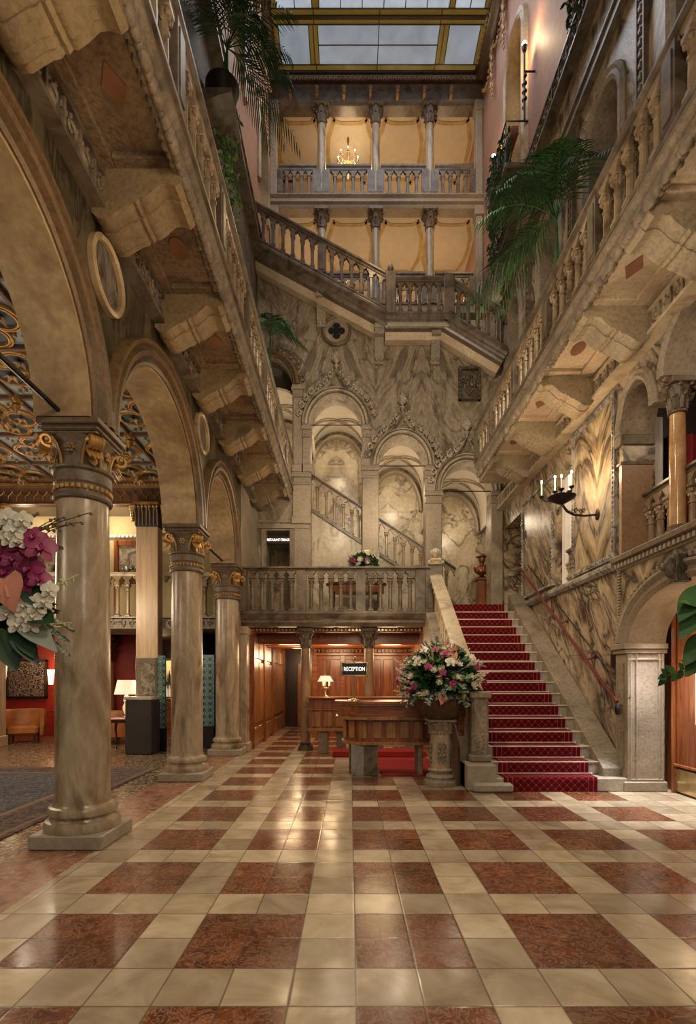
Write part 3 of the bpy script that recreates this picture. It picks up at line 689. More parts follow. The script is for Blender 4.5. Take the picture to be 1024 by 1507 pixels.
for k, (c, hw, zs, ri) in enumerate([(-2.0, .75, 8.3, 1.3)]+ARC):
    # barrel and ribs of each vault bay
    w = hw+.2; z0 = zs-.15
    mb = MB(); pa = [(c-w, z0-.3)]+arc(c, z0, w, .95, 180, 0, 20)+[(c+w, z0-.3)]
    mb.sweep(pa, [(0, 13.44), (0, 14.98), (.06, 14.98), (.06, 13.44)], lambda a, b, c2: (a, b, c2)); mb.build('vault', 'cream', cv)
    mb = MB(); wa = [(c-w+.05, z0-.3)]+arc(c, z0-.3, w-.05, 1.1, 180, 0, 18)+[(c+w-.05, z0-.3)]
    mb.sweep(wa, [(0, 14.8), (0, 14.98), (-.06, 14.98), (-.06, 14.8)], lambda a, b, c2: (a, b, c2))
    for s in (1, -1):
        mb.tube([(c-s*w*cos(pi*i/14), 13.5+1.45*(i/14), z0+.9*sin(pi*i/14)-.03) for i in range(15)], .03, 5)
    mb.build('vault_ribs', 'pale_stone', cv)
# corridor behind the restaurant door
struct(MB().box(-3.4, -1.4, 16.8, 16.9, 2.9, 5.8).build('wall_back', 'walnut'))
struct(MB().box(-3.4, -1.38, 13.45, 16.9, 5.35, 5.42).build('ceiling', 'white_paint'))
struct(MB().box(-2.35, -2.28, 13.45, 16.9, 2.98, 5.35).build('wall_left', 'white_paint'))
sg = empty('restaurant_sign', (-1.81, 13.02, 5.05), world=True, label='black transom sign lettered RESTAURANT TERRACE over the mezzanine doorway', cat='sign')
sgp = MB().cbox(-2.1, -1.52, 13.02, 13.08, 4.97, 5.17, .01).build('panel', 'black', sg)
def text(s, name, mat, size, loc, rot, parent, ext=.004, wscale=1, sub=None):
    c = bpy.data.curves.new(name, 'FONT'); c.body = s; c.size = size; c.align_x = 'CENTER'; c.align_y = 'CENTER'; c.extrude = ext; c.resolution_u = 2; c.offset = size*.012
    o = bpy.data.objects.new(name, c); COL.objects.link(o); bpy.context.view_layer.update()
    me = bpy.data.meshes.new_from_object(o.evaluated_get(bpy.context.evaluated_depsgraph_get())); bpy.data.objects.remove(o)
    me.transform(Matrix.Translation(loc) @ Matrix.Rotation(rot[2], 4, 'Z') @ Matrix.Rotation(rot[0], 4, 'X') @ Matrix.Diagonal((wscale, 1, 1, 1)))
    me.transform(Matrix.Translation(-Vector(parent['_w']))) if parent.get('_w') else None
    o2 = bpy.data.objects.new(name, me); COL.objects.link(o2); me.materials.clear(); me.materials.append(M[mat]); o2.parent = sub or parent
    if sub: o2.location = tuple(Vector(parent['_w']))
    return o2
M['sign_white'] = plain('sign_white', (.9, .88, .8), .5, emit=(1, .95, .85), es=1.2)
text('RESTAURANT-TERRACE', 'lettering', 'sign_white', .085, (-1.81, 13.013, 5.07), (pi/2, 0, 0), sg, wscale=.62, sub=sgp)
# ------------------------------------------------------------ mezzanine and reception
struct(MB().box(-2.33, 1.62, 11.0, 17.5, 2.86, 2.98).build('floor', 'pale_stone', smooth=0))
struct(MB().box(1.62, 4.3, 11.5, 15, 2.9, 3.14).build('floor', 'stair_stone', smooth=0))
mb = MB().sweep([(-2.33, 2.68), (1.72, 2.68)], [(0, -.25), (0, .0), (.05, .02), (.08, .06), (.13, .06), (.16, .1), (.24, .13), (.29, .13), (.29, -.25)], lambda a, b, c: (a, 11.08-b, c))
struct(mb.build('trim_2', 'rail_stone'))
# panelled back of reception
rw = struct(MB().box(-.98, 1.7, 14.0, 14.1, 0, 2.86).build('wall_reception', 'mahogany'))
mb = MB()
for i in range(7):
    x = -.9+i*.36; mb.cbox(x, x+.28, 13.95, 14.0, .9 if i > 3 else 1.0, 2.1, .012)
mb.build('wall_panel', 'mahogany', rw)
mb = MB()
for x in (-.95, -.2, .6, 1.5): mb.cbox(x-.07, x+.07, 13.88, 14.0, 0, 2.3, .012)
for z, d in ((.85, .1), (2.2, .16), (2.38, .26)): mb.cbox(-.98, 1.7, 13.98-d, 14.0, z, z+.07, .01)
for i in range(26): mb.box(-.95+i*.1, -.9+i*.1, 13.8, 13.98, 2.28, 2.35)
mb.build('panel_moulding', 'mahogany_x', rw)
struct(MB().box(1.62, 1.7, 7.7, 14, 0, 2.0).box(1.62, 1.7, 11.15, 14, 2.0, 2.86).build('wall_reception', 'mahogany_y'))
cl = struct(MB().box(-2.33, 1.68, 11.34, 17.5, 2.80, 2.855).build('ceiling', 'mahogany_x'))
mb = MB()
for yy in (11.6, 12.35, 13.1, 13.8, 15): mb.cbox(-2.3, 1.68, yy-.09, yy+.09, 2.6, 2.8, .012)
mb.build('ceiling_beam', 'mahogany_x', cl)
mb = MB()
for xx in (-2.2, -1.6, -.98, -.3, .42, 1.1, 1.58): mb.cbox(xx-.06, xx+.06, 11.2, 14, 2.68, 2.8, .01)
mb.build('ceiling_joist', 'mahogany_y', cl)
mb = MB()
for i in range(48): mb.box(-2.25+i*.082, -2.21+i*.082, 11.45, 11.5, 2.63, 2.67)
mb.build('dentils', 'brass', cl)
for i in range(3):
    mb = MB()
    for k in range(28): mb.box(-2.25+k*.14, -2.18+k*.14, 12.2+.75*i, 12.25+.75*i, 2.5, 2.6)
    mb.cbox(-2.3, 1.68, 12.24+.75*i, 12.34+.75*i, 2.38, 2.6, .01); mb.build('modillions', 'mahogany_x', cl)
# corridor on the left of reception
cw = struct(MB().box(-2.28, -2.18, 11.35, 17.4, 0, 2.8).build('wall_corridor', 'mahogany_y'))
for i, (y0, y1) in enumerate(((11.5, 12.9), (13.1, 14.2), (14.4, 16.8))):
    mb = MB(); n = (2, 1, 6)[i]
    for k in range(n):
        a = y0+(y1-y0)*k/n+.04; b = y0+(y1-y0)*(k+1)/n-.04
        mb.cbox(-2.2, -2.15, a, b, .55, 1.95, .01); mb.cbox(-2.2, -2.15, a, b, .08, .45, .01); mb.cbox(-2.2, -2.15, a, b, 2.03, 2.4, .01)
    mb.build('wall_panel', 'walnut', cw)
    mb = MB(); mb.cbox(-2.22, -2.12, y0-.06, y0, 0, 2.5, .01).cbox(-2.22, -2.12, y1, y1+.06, 0, 2.5, .01); mb.build('door_frame', 'mahogany', cw)
struct(MB().box(-2.2, -.9, 17.35, 17.45, 0, 2.8).build('wall_corridor', 'dark_wood'))
MB_ = MB().cbox(-1.75, -1.05, 17.2, 17.33, 0, 2.1, .01).build('door_3', 'walnut'); struct(MB_)
struct(MB().box(-.98, -.90, 14.1, 17.4, 0, 2.8).build('wall_corridor', 'mahogany_y'))
# pier that ends the arcade beside reception
struct(MB().cbox(-2.36, -2.2, 11.0, 11.34, 0, 2.68, .02).cbox(-2.42, -2.16, 10.96, 11.38, 0, .2, .02).cbox(-2.38, -2.17, 10.98, 11.37, 2.5, 2.68, .02).build('trim_3', 'column_stone'))
# ------------------------------------------------------------ upper galleries across the end of the hall
MG = lambda a, b, c: (a, 15.0-b, c)
struct(MB().box(-2.33, 3.85, 14.98, 18.4, 12.2, 12.45).build('floor', 'pale_stone'))
g2 = struct(MB().box(-2.33, 3.85, 15.0, 18.4, 15.27, 15.55).build('floor', 'cream'))
struct(MB().sweep([(-2.33, 15.25), (3.85, 15.25)], [(-.012, -.3), (-.012, 0), (.04, .03), (.08, .03), (.12, .09), (.2, .09), (.24, .05), (.3, .12), (.33, .12), (.33, -.3)], MG).build('trim_2', 'pale_stone'))
g3 = struct(MB().box(-2.33, 3.85, 15.0, 18.4, 18.34, 18.6).build('ceiling', 'cream'))
struct(MB().sweep([(-2.33, 18.22), (3.85, 18.22)], [(0, -.3), (0, 0), (.06, .03), (.1, .08), (.40, .08), (.46, .12), (.5, .12), (.5, -.3)], MG).build('trim_2', 'rail_stone'))
struct(MB().box(-2.33, 3.85, 18.3, 18.5, 12.2, 18.6).build('wall_back', 'yellow_wall'))
# ochre painted frames on the gallery ceilings
def cloud(cx, cy, w, d, z):
    pts = []; 
    for i in range(48):
        t = 2*pi*i/48; r = 1+.10*cos(4*t)+.03*cos(8*t); e = 5
        x = abs(cos(t))**(2/e)*(1 if cos(t) > 0 else -1); y = abs(sin(t))**(2/e)*(1 if sin(t) > 0 else -1)
        pts.append((cx+w*x*r, cy+d*y*(1-.12*cos(4*t))))
    return MB().sweep(pts, [(0, z), (0, z-.006), (.11, z-.006), (.11, z)], lambda a, b, c: (a, c, b), closed=True)
for cz, par in ((15.265, g2), (18.335, g3)):
    for cx in (-1.55, .0, 1.55, 3.05): cloud(cx, 16.45, .66, 1.05, cz).build('painted_frame', 'ochre', par)
MB().box(-2.3, 3.8, 18.1, 18.3, 18.15, 18.3).build('cove', 'white_paint', g3); MB().box(-2.3, 3.8, 18.1, 18.3, 15.05, 15.2).build('cove', 'white_paint', g2)
# side pilasters of the gallery
for x in (-2.22, 3.74):
    for z0, z1 in ((12.45, 15.25), (15.55, 18.3)): struct(MB().cbox(x-.1, x+.1, 14.9, 15.2, z0, z1, .02).cbox(x-.14, x+.14, 14.86, 15.2, z1-.3, z1-.02, .02).build('trim_3', 'pale_stone'))
# ------------------------------------------------------------ skylight
GZ = 18.67
sk = struct(MB().box(-2.33, 3.85, 14.55, 15.0, 18.82, 19.2).box(-2.33, -2.02, 0.1, 14.55, 18.66, 19.2).box(3.55, 3.85, 0.1, 14.55, 18.66, 19.2).box(-2.02, 3.55, 0.1, 6.5, 18.7, 19.2).build('ceiling', 'dark_wood', smooth=0))
# stepped cornice with a fretwork of lozenges
struct(MB().sweep([(-2.33, 18.42), (3.85, 18.42)], [(.3, .12), (.3, .2), (.33, .26), (.36, .27), (.38, .34), (.42, .36), (.42, .0)], MG).build('trim_2', 'dark_wood'))
mb = MB()
for i in range(40):
    x = -1.95+i*.14
    for s in (1, -1): mb.box(-.075, .075, -.02, .02, -.012, .012, lambda a, b, c, x=x, s=s: MG(x+a*.75-c*.6*s, .30+b, 18.70+s*a*.62+c))
    mb.ball(MG(x, .32, 18.70), .028, 5, 3); mb.ball(MG(x+.07, .32, 18.70), .018, 5, 3)
mb.build('fretwork', 'pale_stone', sk)
mb = MB()
for i in range(7):
    x = -1.72+i*.77; mb.cbox(x-.05, x+.05, 14.7, 14.98, 18.42, 18.5, .01).cbox(x-.04, x+.04, 14.78, 14.98, 18.3, 18.42, .01).ball((x, 14.75, 18.4), .05, 6, 4)
mb.build('bracket', 'gilt_old', sk)
for s, xx in ((1, -2.0), (-1, 3.53)):
    mb = MB()
    for i in range(70):
        y = 6+i*.12; mb.ball((xx, y, 18.63), .05, 6, 4, (.8, 1, .6)); mb.ball((xx-s*.14, y+.05, 18.60), .035, 5, 3)
    mb.build('gilded_beading', 'gilt_old', sk)
    MB().sweep([(0.2, 18.4), (14.6, 18.4)], [(0, 0), (0, .05), (.1, .12), (.16, .22), (.24, .3), (.28, .3), (.28, 0)], ML if s > 0 else MR).build('cove_moulding', 'dark_wood', sk)
    mb = MB()
    for y in [8.6+i*1.02 for i in range(6)]:
        m = ML if s > 0 else MR
        for k in range(9): mb.ball(m(y+.05*sin(k*2.1), .09, 18.3-k*.16), .075-.004*k, 6, 4, (.7, 1, 1.2))
        for k in range(5): scroll(mb, m, y+(.1 if k % 2 else -.1), 18.2-k*.26, .2-.015*k, .1, (-1)**k, 4, .15)
        for k in range(10): mb.ball(m(y+.10+.092*k, .09, 18.25-.35*sin(pi*k/9)), .045, 5, 3)
    mb.build('gilded_garland', 'gilt_old', sk)
rows = [(14.5, 14.38, 'e'), (14.36, 13.50, 'a'), (13.48, 13.34, 'y'), (13.32, 13.18, 'y'), (13.16, 11.9, 'b'), (11.88, 11.74, 'y'), (11.72, 10.6, 'a'), (10.58, 10.44, 'y'), (10.42, 9.2, 'b'), (9.18, 9.04, 'y'), (9.02, 8.0, 'a'), (7.98, 7.84, 'y'), (7.82, 6.55, 'b')]
gl, ga, gp, lead = MB(), MB(), MB(), MB()
wins = struct(MB().box(-2.02, 3.55, 6.5, 14.55, 19.0, 19.05).build('window_1', 'glass_pale', smooth=0))
for y1, y0, ty in rows:
    if ty in 'ey': segs = [(-2.0, -1.62, 'p')if ty == 'y' else (-2.0, -1.62, 'y'), (-1.6, -.95, 'y'), (-.93, .75, 'y'), (.77, 2.35, 'y'), (2.37, 3.5, 'y')]; segs[0] = (-2.0, -1.62, 'y')
    elif ty == 'a': segs = [(-2.0, -1.9, 'y'), (-1.88, -1.1, 'c'), (-1.08, -.98, 'y'), (-.96, -.86, 'y'), (-.84, .75, 'c2'), (.77, 2.35, 'c2'), (2.37, 2.47, 'y'), (2.49, 2.6, 'y'), (2.62, 3.42, 'c'), (3.44, 3.53, 'y')]
    else: segs = [(-2.0, -1.9, 'y'), (-1.88, -1.42, 'p'), (-1.4, -.98, 'p'), (-.96, -.8, 'y')]+[(-.78+.55*k, -.25+.55*k, 'p') for k in range(6)]+[(2.54, 2.66, 'y'), (2.68, 3.05, 'p'), (3.07, 3.42, 'p'), (3.44, 3.53, 'y')]
    for x0, x1, g in segs:
        if g == 'c2':
            ym = (y0+y1)/2; gl.box(x0, x1, y0, ym-.01, GZ, GZ+.012); gl.box(x0, x1, ym+.01, y1, GZ, GZ+.012); lead.box(x0, x1, ym-.012, ym+.012, GZ-.012, GZ+.02)
        else: {'y': ga, 'c': gl, 'p': gp}[g].box(x0, x1, y0, y1, GZ, GZ+.012)
        lead.box(x0-.022, x0, y0, y1, GZ-.012, GZ+.02); lead.box(x1, x1+.006, y0, y1, GZ-.012, GZ+.02)
    lead.box(-2.02, 3.55, y0-.022, y0, GZ-.02, GZ+.02)
for y in (13.33, 10.43, 7.83): lead.box(-2.02, 3.55, y-.035, y+.035, GZ-.05, GZ+.03)
gl.build('pane', 'glass_pane', wins, smooth=0); ga.build('amber_pane', 'glass_amber', wins, smooth=0); gp.build('pale_pane', 'glass_pale', wins, smooth=0); lead.build('lead_came', 'dark_wood', wins, smooth=0)
# ============================================================ COLUMNS
def acanthus(mb, r0, z0, h, n, out=.1, w=.12, ph=0, seg=5):
    for i in range(n):
        t = ph+2*pi*i/n; vs = []; fs = []
        for j in range(seg+1):
            k = j/seg; zz = z0+h*min(1, k*1.15)-(h*.18*max(0, k-.75)*4); rr = r0+out*k**2.2+.012; ww = w*(.55+.6*sin(pi*k*.8))*.5*(1-.35*k)
            for s, dr in ((-1, -.012), (0, .012), (1, -.012)): vs.append(((rr+dr)*cos(t)-s*ww*sin(t), (rr+dr)*sin(t)+s*ww*cos(t), zz))
        for j in range(seg):
            for q in (0, 1): fs.append((j*3+q, j*3+q+1, j*3+q+4, j*3+q+3))
        mb.add(vs, fs); mb.ball(((r0+out+.012)*cos(t), (r0+out+.012)*sin(t), z0+h*.86), w*.26, 6, 4)
def hall_column(loc, label):
    c = empty('column', loc, label=label, cat='column', group=None)
    MB().cbox(-.33, .33, -.33, .33, 0, .13, .012).build('plinth', 'stair_stone', c)
    MB().lathe([(.325, .13), (.335, .17), (.32, .215), (.285, .225), (.27, .25), (.275, .265), (.30, .275), (.305, .31), (.29, .34), (.262, .35), (.25, .37)], 40).build('base', 'column_stone', c)
    MB().lathe([(.25, .37), (.238, .42), (.238, 1.4), (.232, 2.4), (.222, 3.19)], 40).build('shaft', 'column_stone', c)
    MB().lathe([(.222, 3.17), (.25, 3.18), (.258, 3.2), (.25, 3.225), (.235, 3.23), (.235, 3.31), (.25, 3.33), (.25, 3.42), (.245, 3.425), (.268, 3.44), (.272, 3.455), (.262, 3.47), (.22, 3.475)], 40).build('necking', 'capital_stone', c); nk = kids(c)[-1]
    mb = MB()
    for i in range(30): mb.ball((.242*cos(i*pi/15), .242*sin(i*pi/15), 3.275), .021, 6, 4, (1, 1, 1.2))
    mb.build('gilded_beads', 'gold', nk)
    mb = MB().lathe([(.215, 3.47), (.212, 3.6), (.225, 3.68), (.26, 3.72), (.27, 3.735), (.25, 3.75)], 40)
    cp = mb.build('capital', 'capital_stone', c)
    for i in range(4):
        t = pi/4+i*pi/2
        mb = MB(); d = Vector((cos(t), sin(t), 0)); s = Vector((-sin(t), cos(t), 0))
        for q in (-1, 1):
            mb.tube([d*.215+s*q*.085+Vector((0, 0, 3.48)), d*.22+s*q*.075+Vector((0, 0, 3.57)), d*.25+s*q*.06+Vector((0, 0, 3.66)), d*.29+s*q*.05+Vector((0, 0, 3.71))], [.012, .012, .014, .016], 6)
        m5 = lambda a, b, cc, d=d, s=s: tuple(d*a+s*b+Vector((0, 0, cc)))
        for q in (-.045, -.015, .015, .045): mb.tube([m5(.325+.062*(1-.75*k/14)*cos(-2.2+k*.55), q, 3.672+.062*(1-.75*k/14)*sin(-2.2+k*.55)) for k in range(15)], [.02*(1-.4*k/14) for k in range(15)], 6)
        for q in (-1.2, -.4, .4, 1.2):
            mb.leaf(m5(.275, q*.028, 3.66), tuple(d*.25+s*q*.12+Vector((0, 0, -1))), tuple(d), .17, .06, -.25, 6, .8, -.25)
            mb.leaf(m5(.34, q*.03, 3.72), tuple(d*.9+s*q*.35+Vector((0, 0, .25))), (0, 0, 1), .07, .04, .5, 4, .8, .2)
        mb.leaf(m5(.255, 0, 3.58), tuple(d*.12+Vector((0, 0, -1))), tuple(d), .13, .09, -.3, 6, .8, -.3)
        for q in (-1, 1): mb.ball(m5(.29, q*.05, 3.615), .02, 6, 4); mb.ball(m5(.325, q*.066, 3.672), .022, 8, 5)
        mb.build('gilded_volute', 'gold', cp)
        mb = MB(); t2 = i*pi/2
        for k in range(6): mb.ball((.235*cos(t2)-.032*cos(k*pi/3)*sin(t2), .235*sin(t2)+.032*cos(k*pi/3)*cos(t2), 3.62+.032*sin(k*pi/3)), .018, 6, 4)
        mb.ball((.245*cos(t2), .245*sin(t2), 3.62), .016, 6, 4); mb.build('gilded_rosette', 'gilt_old', cp)
    MB().cbox(-.245, .245, -.245, .245, 3.74, 3.765, .006).cbox(-.265, .265, -.265, .265, 3.765, 3.80, .012).cbox(-.255, .255, -.255, .255, 3.80, 3.815, .004).cbox(-.285, .285, -.285, .285, 3.815, 3.87, .008).build('impost', 'capital_stone', c)
    return c
col1 = hall_column((-2.53, 4.9, 0), 'nearest of the three hall columns, tall veined shaft with gilded capital beside the rug')
for y, lb in ((8.02, 'second hall column from the viewer, between the two larger arches, on worn square plinth'), (10.68, 'farthest of the three hall columns, stained shaft next to the reception panelling')):
    k = copy_tree(col1); k.location = (-2.53, y, 0); k['label'] = lb
tr = MB().tube([(-2.6, 2.05, 3.92), (-2.6, 4.66, 3.92)], .022, 8); tag(tr.build('tie_rod', 'iron'), 'iron tie rod spanning the nearest arch of the left arcade', 'tie rod')
tr = MB().tube([(-2.56, 8.25, 3.92), (-2.56, 10.42, 3.92)], .02, 8); tag(tr.build('tie_rod', 'iron'), 'iron tie rod across the small arch nearest reception', 'tie rod')

def gallery_column(loc, h, r, label, group=None, mats=('column_stone', 'capital_stone'), seg=20, base=True):
    c = empty('column', loc, label=label, cat='column', group=group)
    if base: MB().cbox(-r*1.5, r*1.5, -r*1.5, r*1.5, 0, r*.6, .006).lathe([(r*1.45, r*.6), (r*1.45, r*.9), (r*1.2, r*1.1), (r*1.25, r*1.4), (r, r*1.55)], seg).build('base', mats[1], c)
    hc = r*4.2
    MB().lathe([(r, r*1.5 if base else 0), (r*.98, h*.5), (r*.9, h-hc)], seg).build('shaft', mats[0], c)
    mb = MB().lathe([(r*.9, h-hc-.01), (r*1.15, h-hc), (r*1.15, h-hc+r*.25), (r*.92, h-hc+r*.35), (r*.95, h-hc+r*1.5), (r*1.25, h-hc+r*2.9), (r*1.5, h-r*.75)], seg)
    acanthus(mb, r*.95, h-hc+r*.4, r*1.8, 8, r*.5, r*.9); acanthus(mb, r*1.05, h-hc+r*1.6, r*1.7, 8, r*.75, r*.9, pi/8)
    mb.cbox(-r*1.75, r*1.75, -r*1.75, r*1.75, h-r*.8, h, r*.12); mb.build('capital', mats[1], c)
    return c
pos3 = ['left', 'middle', 'right']
for lv, (z, h) in enumerate(((12.45, 2.8), (15.55, 2.75))):
    p = None
    for i, x in enumerate((-.83, .75, 2.33)):
        lb = '%s of the three slim columns on the %s gallery at the end of the hall' % (pos3[i], ('lower', 'upper')[lv])
        gallery_column((x, 15.12, z), h, .125, lb, 'columns of the end galleries')
gallery_column((-.98, 11.4, 0), 2.68, .105, 'brown marble column with carved capital left of the reception counter', mats=('brown_stone', 'marble_dark'))
gallery_column((.42, 11.4, 0), 2.68, .105, 'brown marble column with carved capital behind the reception sign', mats=('brown_stone', 'marble_dark'))
M['amber_marble'] = marble('amber_marble', [(.30, .15, .06), (.48, .28, .13), (.58, .38, .2), (.36, .19, .08)], 1.5, 1, None, rough=.15)
gallery_column((4.07, 6.42, 3.29), 1.93, .095, 'polished amber colonnette between the two gallery arches on the right', mats=('amber_marble', 'capital_stone'))
gallery_column((4.07, 4.82, 3.29), 1.93, .095, 'polished amber colonnette of the right gallery nearest the viewer', mats=('amber_marble', 'capital_stone'))
# ============================================================ BALUSTRADES
def baluster_mesh(h, r, kind='round'):
    mb = MB()
    mb.cbox(-r*1.25, r*1.25, -r*1.25, r*1.25, 0, r*.9, r*.15)
    mb.lathe([(r*1.15, r*.9), (r*1.2, r*1.2), (r*.85, r*1.5), (r*.82, h*.4), (r*.76, h-r*4.6), (r*1.0, h-r*4.5), (r*1.0, h-r*4.1), (r*.75, h-r*4.0), (r*.85, h-r*3), (r*1.25, h-r*1.2)], 10)
    for i in range(4):
        t = pi/4+i*pi/2; mb.ball((r*1.15*cos(t), r*1.15*sin(t), h-r*1.7), r*.48, 6, 4, (1, 1, 1.3)); t += pi/4; mb.ball((r*.95*cos(t), r*.95*sin(t), h-r*2.7), r*.36, 5, 3, (1, 1, 1.4))
    mb.cbox(-r*1.35, r*1.35, -r*1.35, r*1.35, h-r*1.1, h, r*.2)
    return mb
def slab_mesh(h, r):      # flat pierced upright of the gothic parapets
    mb = MB(); mb.cbox(-r*.75, r*.75, -r*1.2, r*1.2, 0, h, r*.2); mb.cbox(-r*1.15, r*1.15, -r*1.4, r*1.4, 0, r*1.2, r*.2); mb.cbox(-r*1.1, r*1.1, -r*1.4, r*1.4, h-r*1.6, h, r*.25); return mb
def balustrade(root, A, B, n, h=.85, slope=0, r=.045, piers=(), mat='baluster', railm='rail_stone', kind='round', tk=.075, rail_h=.09, rail_w=.10, base_h=.1, arch=True, dark='rail_stone', ends=False):
    """pierced parapet from A to B with n bays, climbing with slope, all as parts of root"""
    A = Vector(A); B = Vector(B); d = Vector((B.x-A.x, B.y-A.y, 0)); L = d.length; v = Vector((0, 0, 1)).cross(d)
    m = mp(A, d, v, slope); st = L/n; W0 = Vector(root.get('_w', (0, 0, 0)))
    k = MB().box(0, L, -tk*.9, tk*.9, 0, base_h, m); k.box(0, L, -tk*1.25, tk*1.25, -.02, base_h*.35, m); k.build('base_rail', railm, root, bevel=.006)
    pr = [(0, -rail_w*.55), (0, rail_w*.55), (rail_h*.3, rail_w*.62), (rail_h*.5, rail_w), (rail_h*.85, rail_w), (rail_h, rail_w*.7), (rail_h, -rail_w*.7), (rail_h*.85, -rail_w), (rail_h*.5, -rail_w), (rail_h*.3, -rail_w*.62)]
    MB().sweep([(0, h-rail_h), (L, h-rail_h)], pr, m).build('handrail', railm, root)
    ah = min(.17, st*.62) if arch else 0; hb = h-rail_h-base_h-ah
    if arch:
        mb = MB()
        for i in range(n):
            u0, u1 = st*i, st*(i+1); z0 = base_h+hb; z1 = h-rail_h+.01; w = st*.5-r*.8; c = (u0+u1)/2
            aL = [(c-w, z0), (c-w*.96, z0+ah*.28), (c-w*.62, z0+ah*.55), (c-w*.45, z0+ah*.52), (c-w*.22, z0+ah*.78), (c, z0+ah*.95)]
            aR = [(2*c-x, z) for x, z in reversed(aL[:-1])]
            mb.poly([(u0, z0)]+aL+aR+[(u1, z0), (u1, z1), (u0, z1)], -tk*.62, tk*.62, m)
        mb.build('arch_frieze', mat, root, smooth=20)
    me = None
    for i in range(n+1):
        p = Vector(m(st*i, 0, base_h))-W0
        if i in piers:
            q = MB().box(-r*2, r*2, -tk*.95, tk*.95, 0, h-rail_h-base_h, mp((0, 0, 0), d, v)); q.box(-r*1.2, r*1.2, -tk*1.1, tk*1.1, .06, h-rail_h-base_h-.06, mp((0, 0, 0), d, v))
            o = q.build('pier', railm, root, smooth=0, origin=(0, 0, 0)); o.location = (p[0], p[1], p[2]); continue
        if (i in (0, n)) and not ends: continue
        if me is None:
            src = baluster_mesh(hb+.01, r) if kind == 'round' else slab_mesh(hb+.01, r)
            o = src.build('baluster', mat, root, origin=(0, 0, 0)); me = o.data; ang = atan2(d.y, d.x)
        else: o = bpy.data.objects.new('baluster', me); COL.objects.link(o); o.parent = root
        o.rotation_euler = (0, 0, ang); o.location = (p[0], p[1], p[2]-.0)
    return root
# ============================================================ BALCONIES
def corbel(root, m, y, xin, xout, mat, zt, back=.42, s=1.0):
    """scrolled bracket: profile across the balcony, extruded back"""
    L = xout-xin; z = zt
    P = [(xin, z), (xout, z), (xout+.0, z-.13), (xout-L*.06, z-.17), (xout-L*.16, z-.14), (xout-L*.24, z-.15), (xout-L*.34, z-.23), (xout-L*.43, z-.285), (xout-L*.47, z-.28), (xout-L*.50, z-.315), (xout-L*.54, z-.31), (xout-L*.57, z-.345),
         (xout-L*.64, z-.36), (xout-L*.72, z-.40), (xout-L*.82, z-.455), (xout-L*.92, z-.46), (xin, z-.40)]
    mb = MB(); mb.poly([(a, c) for a, c in P], y, y+.16, lambda a, b, c: m(b, a, c))
    # rounded underside behind the flat face
    P2 = [(a, (c if i < 2 else c+.03-.05*(i % 3 == 0))) for i, (a, c) in enumerate(P)]
    for j in range(4):
        f = j/4; mb.poly([(a, c if i < 2 else z+(c-z)*(1-.12*f**2)-.012) for i, (a, c) in enumerate(P)], y+.155+j*back*.17, y+.16+(j+1)*back*.17, lambda a, b, c: m(b, a, c))
    return mb
def balcony(name_label, m, y0, y1, corb, xin, xout, zs, mats, nb, xrail, rsp, dpos):
    root = empty('balcony', m(y0, 0, zs), world=True, label=name_label, cat='balcony')
    sm, cm, em, bm_, rm = mats
    MB().box(y0, y1, -.01, xout-.03, zs+.05, zs+.17, m).build('slab', sm, root, smooth=0)
    # soffit coffers between the corbels
    yy = sorted(corb)+[y1]
    for i, c in enumerate(yy[:-1]):
        mb = MB(); a, b = c+.30, yy[i+1]+.03
        for q in ((a, a+.09, xin+.10, xout-.14), (b-.13, b, xin+.10, xout-.14), (a, b, xin-.14, xin+.10), (a, b, xout-.14, xout-.05)): mb.box(q[0], q[1], q[2], q[3], zs, zs+.06, m)
        mb.build('soffit_frame', sm, root, smooth=0, bevel=.012)
        cy, cx = (a+b)/2, (xin+xout)/2
        pts = [(cy-.17, cx), (cy, cx-.10), (cy+.17, cx), (cy, cx+.10)] if i % 2 == dpos else [(cy+.15*cos(t*pi/9), cx+.09*sin(t*pi/9)) for t in range(18)]
        mb = MB(); mb.poly(pts, zs+.04, zs+.055, lambda a, b, c: m(a, c, b)); mb.build('inlay', 'terracotta', root, smooth=0)
        corbel(root, m, c, xin-.12, xout-.04, cm, zs+.01).build('corbel', cm, root, smooth=50)
    mb = MB(); mb.sweep([(y0, zs-.03), (y1, zs-.03)], [(0, xout-.1), (0, xout-.03), (.05, xout), (.12, xout-.02), (.16, xout+.03), (.23, xout+.03), (.23, xout-.1)], m).build('edge_moulding', em, root)
    mb = MB(); k = int((y1-y0)/.085)
    for i in range(k):
        y = y0+(y1-y0)*(i+.5)/k; j = R.random()
        mb.ball(m(y, xout-.04+.02*j, zs-.02-.03*j), .05+.018*j, 7, 5, (.75, 1.25, 1.0)); mb.ball(m(y+.03, xout-.10+.02*R.random(), zs-.0-.02*j), .042, 6, 4)
    mb.build('carved_edge', em, root, smooth=60)
    A = m(y0, xrail, zs+.2); B = m(y1, xrail, zs+.2)
    balustrade(root, A, B, nb, h=.86, r=.05, piers=[i for i in range(3, nb, rsp)], mat=bm_, railm=rm, tk=.07, base_h=.07, rail_w=.085)
    return root
mats_l = ('soffit_left', 'corbel_left', 'edge_left', 'baluster', 'rail_stone')
mats_r = ('soffit_right', 'corbel_right', 'edge_right', 'baluster', 'rail_stone')
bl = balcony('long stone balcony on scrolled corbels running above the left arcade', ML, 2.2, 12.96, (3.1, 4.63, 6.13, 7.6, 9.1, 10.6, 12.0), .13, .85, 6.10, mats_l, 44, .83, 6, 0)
br = balcony('long stone balcony on scrolled corbels along the right wall, above the candle bracket', MR, 2.4, 11.6, (3.55, 4.97, 6.36, 7.82, 9.18, 10.55), .28, 1.01, 6.13, mats_r, 38, .97, 6, 1)
